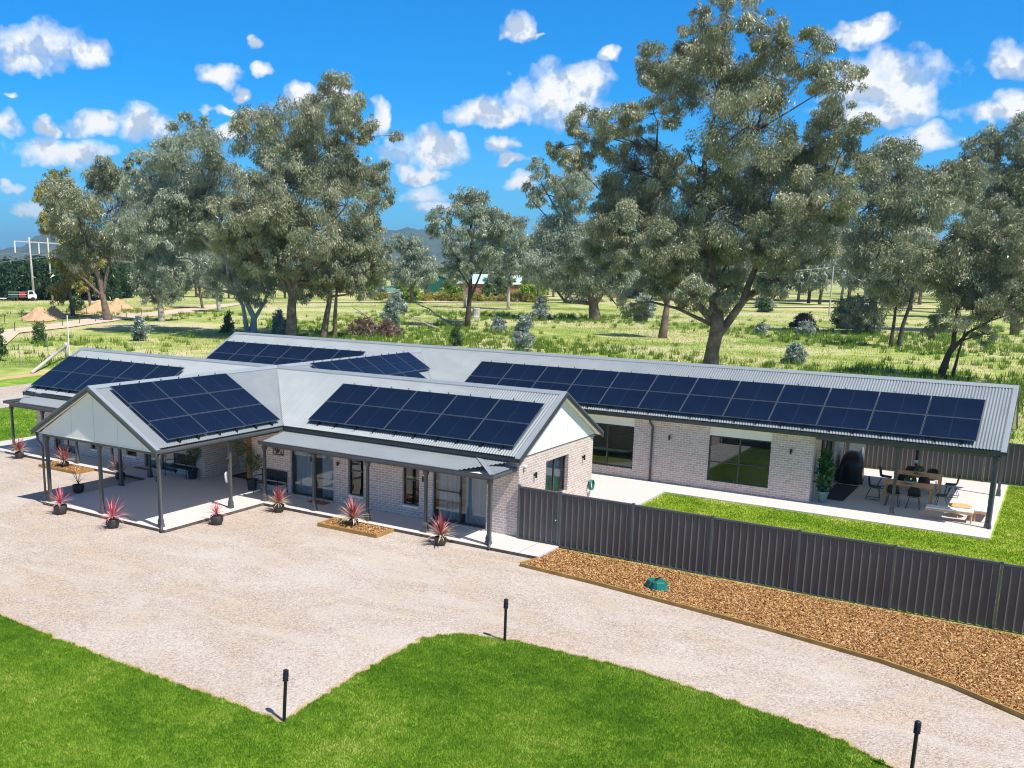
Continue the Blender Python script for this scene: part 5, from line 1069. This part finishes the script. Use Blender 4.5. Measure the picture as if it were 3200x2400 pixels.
fallen(-52.5,72,-vr*0+.55,4.5,'fallen limb sloping down to the left of the brush pile',1,3.2)
fallen(-58,95,.5,5.5,'long bare fallen branch right of the brush pile',2,3.0)
fallen(-52,84,.4,4.5,'fallen crooked branch lying in grass right of the brush pile',3,1.6)
t=thing('stick_heap','low heap of dead sticks left of the upright dark trunked tree','stick heap',(-51.8,97.1,-.14)); b=MB(); r=np.random.default_rng(19)
for k in range(60): a=r.uniform(-.9,.9)+.5; p=Vector((r.uniform(-2.6,2.6)*math.cos(.55),r.uniform(-2.6,2.6)*math.sin(.55),r.uniform(.05,.7))); l=r.uniform(.5,1.4); b.tube([p-Vector((math.cos(a)*l,math.sin(a)*l,r.uniform(-.1,.1))),p+Vector((math.cos(a)*l,math.sin(a)*l,r.uniform(0,.2)))],[.03,.02],4)
b.obj('sticks',M['deadw'],t)
t=thing('tree_stump','pale cut stump right of the upright dark trunked tree','stump',(-60.9,118,-.1)); b=MB(); b.lathe([(.85,0),(.7,.3),(.66,1.5),(.55,1.62)],12); b.obj('stump',M['barkp'],t)
# ------------------------------------------------------------------ dirt mounds
def mound(x,y,rx,ry,h,label,seed):
    r=np.random.default_rng(seed); V=[(0,0,h)];F3=[];n=26;K=7; ph=r.uniform(0,6,3)
    b=MB(); rows=[]
    for j in range(1,K+1):
        q=j/K
        for k in range(n):
            a=2*PI*k/n; f=1+.14*math.sin(3*a+ph[0])+.08*math.sin(7*a+ph[1]); V.append((rx*q*f*math.cos(a),ry*q*f*math.sin(a),h*(1-q)**1.15*(1+.15*math.sin(5*a+j)) -.02*(j==K)+r.normal(0,.03)))
    F=[(0,1+k,1+(k+1)%n) for k in range(n)]+[(1+(j-1)*n+k,1+j*n+k,1+j*n+(k+1)%n,1+(j-1)*n+(k+1)%n) for j in range(1,K) for k in range(n)]
    b.add(V,F); o=b.obj('dirt_mound',M['dirt'],smooth=True); o.location=(x,y,-.13); tag(o,label,'dirt mound','heaps of orange dirt beside the track')
mound(-101,59,3.6,2.6,1.9,'orange dirt mound at the left end, wider of the front pair',1); mound(-104,63.5,2.6,2.2,1.9,'darker orange dirt mound right of the wide front one',2)
mound(-113,79,4.5,3.2,2.2,'orange dirt mound behind the leaning gum trunk',3); mound(-119,87.5,3.4,2.6,2.2,'peaked orange dirt mound furthest along the track',4)
ribbon('bare_dirt',[(-96,55),(-104,62),(-110,72),(-117,84),(-118,96),(-121,108)],[3,6,7,8,6,2],.015,M['dirt'])
# ------------------------------------------------------------------ wire fences, poles, truck, buildings
def wire_fence(pts,label,h=1.15,sp=4.5,name='wire_fence'):
    t=thing(name,label,'fence'); bp=MB(); bw=MB()
    for (x0,y0),(x1,y1) in zip(pts[:-1],pts[1:]):
        L=math.hypot(x1-x0,y1-y0); n=max(int(L/sp),1)
        for i in range(n): u=i/n; x,y=x0+(x1-x0)*u,y0+(y1-y0)*u; b=MB(); b.lathe([(.05,-.1),(.045,h)],6,(x,y,-.05)); b.obj('post',M['barkd'],t)
        for z in (.35,.7,1.05): bw.bar((x0,y0,z),(x1,y1,z),.012,.012)
    bw.obj('wires',M['wire'],t)
wire_fence([(-62,24),(-78,35.5),(-83,47),(-94,66),(-100,80)],'dark post and wire fence along the near side of the dirt track')
wire_fence([(-90,40),(-96,50),(-107,68),(-114,88)],'dark post and wire fence beyond the dirt mounds')
t=thing('strainer_post','tall white pole and timber strainer post with a sloping stay behind the left roof','fence post',(-48.1,24.9,-.14))
b=MB(); b.lathe([(.16,0),(.16,1.5)],10); b.obj('timber_post',M['polew'],t,smooth=True)
b=MB(); b.tube([(.05,-.1,1.2),(8.0,-9.0,.10)],[.13,.13],9); b.obj('stay',M['polew'],t,smooth=True)
b=MB(); b.lathe([(.05,0),(.05,3.9)],8,(.25,.1,0)); b.obj('white_pole',M['white'],t)
for i,(x,y,l) in enumerate(((-45.2,18.3,'thin galvanised fence picket beside the bare soil strip'),(-49.5,24.0,'thin galvanised fence picket behind the bare soil strip'))):
    t=thing('fence_picket',l,'fence post',(x,y,-.14)); b=MB(); b.box(-.025,.025,-.025,.025,0,1.9); b.obj('picket',M['wire'],t); b=MB(); b.box(-.03,.03,-.03,.03,1.9,1.94); b.obj('picket_cap',M['white'],t)
# H frame power pole
t=thing('power_pole','tall H shaped timber power line structure in the far left field','power pole',(0,0,0))
P1=Vector((-161.9,100.0,-.2)); a=Vector((.42,.9,0)).normalized()
P2=Vector((-161.8,104.4,-.2))
for p,q in ((P1,Vector((-2.2,-1.2,13.6))),(P2,Vector((-1.9,-1.0,13.3)))): b=MB(); b.tube([p,p+Vector((q.x*.15,q.y*.15,13.6))],[.22,.16],9); b.obj('pole',M['polew'],t,smooth=True)
top1=P1+Vector((-.33,-.18,12.6));top2=P2+Vector((-.28,-.15,12.5)); dv=(top2-top1).normalized()
A_=top1-dv*3.6;B_=top2+dv*3.6
b=MB(); b.bar(A_,B_,.16,.24); b.obj('crossarm',M['polew'],t)
hang=[A_+dv*.2,(top1+top2)/2,B_-dv*.2]
for p in hang: b=MB(); b.tube([p,p-Vector((0,0,2.4))],[.13,.13],6); b.obj('insulator',M['white'],t)
b=MB()
for p in hang:
    s=p-Vector((0,0,2.4)); e=s+Vector((-85,-62,-2.0)); pts=[s.lerp(e,u)-Vector((0,0,7.0*4*u*(1-u)*.5)) for u in np.linspace(0,1,14)]; b.tube(pts,.055,4)
    e=s+Vector((40,120,1)); pts=[s.lerp(e,u)-Vector((0,0,3.0*4*u*(1-u))) for u in np.linspace(0,1,12)]; b.tube(pts,.03,4)
b.obj('cables',M['wire'],t)
b=MB(); b.tube([P1+Vector((.1*math.cos(k)*2-.2,0,5.2+.8*math.sin(k))) for k in np.linspace(0,6.28,12)],.05,5); b.tube([P1+Vector((-.05,-.25,0)),P1+Vector((-.3,-.3,8))],.06,5); b.obj('cable_coil',M['wire'],t)
# distant lines behind the big gum
t=thing('power_line','single pale power cable strung between far poles behind the big gum','power line'); b=MB()
s=Vector((-58,205,8.6));e=Vector((-14,178,9.8)); b.tube([s.lerp(e,u)-Vector((0,0,1.0*4*u*(1-u))) for u in np.linspace(0,1,14)],.05,5); b.obj('cable',M['white'],t)
b=MB(); b.lathe([(.16,0),(.13,9)],8,(-58,205,0)); b.obj('pole',M['polew'],t); b=MB(); b.lathe([(.16,0),(.13,10)],8,(-14,178,0)); b.obj('pole',M['polew'],t)
t=thing('utility_pole','pale pole behind the upright dark trunked tree','power pole',(-108,193,-.2)); b=MB(); b.lathe([(.2,0),(.16,13)],8); b.obj('pole',M['polew'],t); b=MB(); b.box(-1.1,1.1,-.06,.06,12.1,12.3); b.obj('crossarm',M['polew'],t)
# truck
RZ=math.radians(58)
t=thing('truck','white work truck with red equipment on its tray parked below the power pole','truck',(-163.6,98.2,-.1),math.radians(57))
b=MB(); b.box(1.1,2.9,-.95,.95,.55,1.35); b.hexa([(1.1,-.9,1.352),(2.75,-.9,1.352),(2.75,.9,1.352),(1.1,.9,1.352)],[(1.25,-.85,2.2),(2.3,-.85,2.2),(2.3,.85,2.2),(1.25,.85,2.2)]); b.obj('cab',M['truckw'],t)
b=MB(); b.add([(1.35,-.9,1.4),(2.3,-.9,1.4),(2.15,-.872,2.05),(1.42,-.872,2.05)],[(0,1,2,3)]); b.obj('side_window',M['black'],t)
b=MB(); b.box(-2.8,1.0,-1.0,1.0,.75,.9); b.obj('tray',M['trim'],t)
b=MB(); 
for x in (-2.75,-1.8,-.9,.95): b.bar((x,-.97,.9),(x,-.97,1.9),.06,.06)
b.bar((-2.75,-.97,1.9),(.95,-.97,1.9),.06,.06);b.bar((-2.75,-.97,1.4),(.95,-.97,1.4),.06,.06); b.obj('side_rails',M['truckw'],t)
b=MB(); b.box(-.6,.7,-.6,.6,.905,1.75); b.obj('red_machine',M['red'],t); b=MB(); b.box(-2.3,-.9,-.6,.6,.905,1.5); b.obj('tool_box',M['shedg'],t)
for x in (-1.9,2.1):
    for y in (-.85,.85): b=MB(); b.tube([(x,y-.12,.42),(x,y+.12,.42)],[.42,.42],16); b.obj('wheel',M['black'],t)
t=thing('trailer','low flat trailer at the left photo edge beside the truck','trailer',(-165,92.5,-.1),math.radians(57)); b=MB(); b.box(-4.5,2.4,-1,1,.5,.66); b.obj('deck',M['truckw'],t); b=MB(); b.box(-.5,.6,-.5,.5,.665,1.0); b.hexa([(-.2,-.3,1.0),(.9,-.3,1.4),(.9,.3,1.4),(-.2,.3,1.0)],[(-.2,-.3,1.12),(.9,-.3,1.55),(.9,.3,1.55),(-.2,.3,1.12)]); b.obj('equipment',M['truckw'],t)
for x in (-1,0): b=MB(); b.tube([(x,-1.0,.35),(x,-.8,.35)],[.35,.35],14); b.obj('wheel',M['black'],t)
# farm buildings
def shed(name,label,x,y,w,d,h,rise,m,roof,rz,door=None,cat='shed',gable_front=True,wins=()):
    t=thing(name,label,cat,(x,y,-.15),rz); b=MB(); b.box(-w/2,w/2,-d/2,d/2,0,h)
    if gable_front:
        b.add([(-w/2,-d/2,h),(w/2,-d/2,h),(0,-d/2,h+rise),(-w/2,d/2,h),(w/2,d/2,h),(0,d/2,h+rise)],[(0,1,2),(5,4,3)])
        r2=MB(); 
        for s in (-1,1): r2.hexa([(s*(w/2+.25),-d/2-.25,h-.1),(0,-d/2-.25,h+rise+.02),(0,d/2+.25,h+rise+.02),(s*(w/2+.25),d/2+.25,h-.1)],[(s*(w/2+.25),-d/2-.25,h),(0,-d/2-.25,h+rise+.12),(0,d/2+.25,h+rise+.12),(s*(w/2+.25),d/2+.25,h)])
    else:
        r2=MB(); r2.add([(-w/2-.5,-d/2-.6,h),(w/2+.5,-d/2-.6,h),(w/2-2,0,h+rise),(-w/2+2,0,h+rise),(-w/2-.5,d/2+.6,h),(w/2+.5,d/2+.6,h)],[(0,1,2,3),(5,4,3,2),(4,0,3),(1,5,2),(0,4,5,1)])
    b.obj('wall',m,t); r2.obj('roof',roof,t)
    if door: 
        b=MB(); b.box(door[0],door[1],-d/2-.03,-d/2+.05,0,door[2]); b.obj('door',M['room'],t)  # dark panel on the wall, painted as the shade inside an open doorway
    for a,c,z0,z1 in wins: b=MB(); b.box(a,c,-d/2-.04,-d/2+.05,z0,z1); b.obj('window',M['dark'],t)
    return t
RH=math.radians(34)
shed('farm_shed','large dark green shed with an open doorway beyond the paddock',-152.5,246,9.5,9,4.3,1.5,M['shedg'],M['shedg'],RH,(.6,4.0,3.3))
shed('garden_shed','small white shed left of the bright green garden tree',-171.2,234.5,4.6,3,2.3,.6,M['steelw'],M['steelw'],RH)
shed('garden_shed','low pale green shed beside the small white one',-167,240,4.8,3,1.9,.3,mn('pale_green_sheet',(.15,.36,.33),(.2,.42,.38),2),M['paleroof'],RH)
shed('farmhouse','low red brick farmhouse with a pale green roof beyond the trees',-131,247,25,10,3.6,3.0,M['rbrick'],M['paleroof'],RH,cat='house',gable_front=False,wins=((-9,-6.5,1,2.4),(-3,-1,.2,2.4),(2,4.5,1,2.4),(8,10,1,2.4)))
shed('farmhouse','red brick cottage glimpsed behind the low limbed gum',-92,262,10,7,3,1.6,M['rbrick'],M['paleroof'],math.radians(28),cat='house',gable_front=False,wins=((-3,-1,1,2.2),(1,3,1,2.2)))
t=thing('carport','open carport at the left side of the green shed','carport',(-159.4,241,-.15),RH); b=MB(); b.box(-2,2,-3,3,3.2,3.35); b.obj('roof',M['paleroof'],t)
for x in (-1.9,1.9): b=MB(); b.box(x-.08,x+.08,-2.9,-2.74,0,3.2); b.obj('post',M['white'],t)
ribbon('farm_yard',[(-176,228),(-150,232),(-128,226),(-100,232)],[6,9,7,4],.03,M['track'])
ribbon('farm_lawn',[(-150,216),(-128,217),(-108,212),(-80,218)],[5,8,12,9],.025,M['gard'])
t=thing('hedge_row','ragged brown and green bushes along the far paddock fence','hedge',(0,0,-.1)); r=np.random.default_rng(33); B=[]
for k in range(60): u=k/59; x=-127+u*40+r.normal(0,.8); y=175+u*22+r.normal(0,1); B.append((x,y,r.uniform(.4,1.2),r.uniform(.8,1.4)))
V,Tt=gum_leaves(np.array(B),.5,.25,1.8,r,-.2); npmesh('foliage',V,np.arange(len(V)).reshape(-1,3),M['gumo'],t,tint=Tt)
b=MB(); 
for q in B[::2]: b.tube([(q[0],q[1],0),(q[0]+.2,q[1],q[2])],[.08,.04],5)
b.obj('stems',M['barkd'],t)
# ------------------------------------------------------------------ sky, sun, camera
SUNV=Vector((.52,-.118,.848)).normalized()
W=bpy.data.worlds.new('World'); sc.world=W; W.use_nodes=True; nt=W.node_tree; nt.nodes.clear(); g=N(nt)
sky=g.n('ShaderNodeTexSky'); sky.sky_type='NISHITA'; sky.sun_disc=False; sky.sun_elevation=math.asin(SUNV.z); sky.sun_rotation=math.atan2(SUNV.x,SUNV.y); sky.air_density=1.0; sky.dust_density=.6; sky.ozone_density=2.0
tc=g.n('ShaderNodeTexCoord'); sep=g.n('ShaderNodeSeparateXYZ'); g.l(tc.outputs['Generated'],sep.inputs[0])
X_,Y_,Z_=sep.outputs
# warp direction a little for ragged cloud outlines
DEG=180/PI
azn=g.math('MULTIPLY',g.math('ARCTAN2',X_,Y_),DEG); eln=g.math('MULTIPLY',g.math('ARCSINE',Z_),DEG)
def fbm(scale,det,off=(0,0,0),rough=.6):
    m=g.n('ShaderNodeMapping'); m.inputs['Location'].default_value=off; g.l(tc.outputs['Generated'],m.inputs[0]); return g.noise(m.outputs[0],scale,det,rough)
n1=fbm(9,2,(3,1,0)); n2=fbm(9,2,(7,5,2)); n3=fbm(26,3,(1,2,3)); n4=fbm(26,3,(5,2,8))
az2=g.math('ADD',azn,g.math('ADD',g.math('MULTIPLY',g.math('SUBTRACT',n1,.5),3.2),g.math('MULTIPLY',g.math('SUBTRACT',n3,.5),2.6)))
el2=g.math('ADD',eln,g.math('ADD',g.math('MULTIPLY',g.math('SUBTRACT',n2,.5),1.6),g.math('MULTIPLY',g.math('SUBTRACT',n4,.5),1.9)))
F_=None;G_=None
for a,e_,wa,we in [(a*1,b,c*1.04,d*1.02) for a,b,c,d in CLOUDS]:
    da=g.math('MULTIPLY',g.math('SUBTRACT',az2,a),1/wa); du=g.math('SUBTRACT',el2,e_)
    dv=g.math('MAXIMUM',g.math('MULTIPLY',du,1/we),g.math('MULTIPLY',du,-1/(we*.8)))
    r2=g.math('ADD',g.math('MULTIPLY',da,da),g.math('MULTIPLY',dv,dv)); f=g.math('SUBTRACT',1,r2)
    du2=g.math('MULTIPLY_ADD',du,1/we,-.45); gg=g.math('SUBTRACT',1.1,g.math('ADD',g.math('MULTIPLY',da,da),g.math('MULTIPLY',du2,du2)))
    F_=f if F_ is None else g.math('MAXIMUM',F_,f); G_=gg if G_ is None else g.math('MAXIMUM',G_,gg)
fine=fbm(38,7,(2,2,2),.58); dens=g.math('ADD',F_,g.math('MULTIPLY',g.math('SUBTRACT',fine,.5),2.2))
alpha=g.mrange(dens,-.1,.85); alpha=g.math('MULTIPLY',alpha,g.mrange(eln,.3,5,.45,1),clamp=True)
# tops catch the sun, flat bases are greyer; billows from an offset noise difference
fa=fbm(34,5,(0,0,0),.55); fb=fbm(34,5,(-.008,.004,-.012),.55)
sh=g.math('ADD',g.math('MULTIPLY',G_,.42),g.math('MULTIPLY',g.math('SUBTRACT',fa,fb),7.0)); sh=g.math('ADD',sh,.38)
ccol=g.ramp(sh,[(.05,(.52,.62,.77)),(.38,(.74,.80,.88)),(.75,(.97,.98,1.0))])
hi=g.mrange(eln,20,38,0,1); tint=g.mix((.05,.76,1.42),(.62,.62,.64),hi); skc=g.mix(sky.outputs[0],tint,1.0,'MULTIPLY')
hz=g.mrange(eln,-2,10,1,0); skc2=g.mix(skc,(3.0,6.1,8.4),g.math('MULTIPLY',g.math('POWER',hz,1.5),.75))
cl=g.mix(ccol,(8.6,8.6,8.6),1.0,'MULTIPLY')
fin=g.mix(skc2,cl,alpha)
bg=g.n('ShaderNodeBackground'); g.l(fin,bg.inputs[0]); bg.inputs[1].default_value=.1; wo=g.n('ShaderNodeOutputWorld'); g.l(bg.outputs[0],wo.inputs[0])
sun=bpy.data.lights.new('sun','SUN'); sun.energy=5.0; sun.angle=math.radians(.5); sun.color=(1,.945,.85); so=bpy.data.objects.new('sun',sun); C.objects.link(so); so.rotation_euler=SUNV.to_track_quat('Z','Y').to_euler(); so.location=(0,0,60)
# air
hb=MB(); hb.box(-7400,7400,-3400,7400,-60,192); hz_=bpy.data.materials.new('air'); hz_.use_nodes=True; n_=hz_.node_tree; n_.nodes.clear(); pv=n_.nodes.new('ShaderNodeVolumePrincipled'); pv.inputs['Density'].default_value=HAZE; pv.inputs['Color'].default_value=(.42,.68,1,1); pv.inputs['Anisotropy'].default_value=.2; mo=n_.nodes.new('ShaderNodeOutputMaterial'); n_.links.new(pv.outputs[0],mo.inputs['Volume'])
if HAZE>0:
    ho=hb.obj('haze',hz_); ho['kind']='stuff'; ho['label']='thin blue air haze over the far paddocks and hills'; ho['category']='haze'
fw,R_x,U_x=frame_cam(); cd=bpy.data.cameras.new('camera'); co=bpy.data.objects.new('camera',cd); C.objects.link(co)
m=Matrix((R_x,U_x,-fw)).transposed().to_4x4(); m.translation=CAM; co.matrix_world=m
cd.sensor_width=36; cd.sensor_fit='HORIZONTAL'; cd.lens=3005.1/3200*36; cd.shift_x=242.4/3200; cd.shift_y=242.3/3200; cd.clip_start=.1; cd.clip_end=20000
sc.camera=co
sc.render.engine='CYCLES'; sc.view_settings.view_transform='Standard'; sc.view_settings.look='None'; sc.view_settings.exposure=EXPO; sc.view_settings.gamma=1
sc.cycles.filter_width=1.1; sc.cycles.max_bounces=6; sc.cycles.transparent_max_bounces=8; sc.cycles.volume_bounces=0
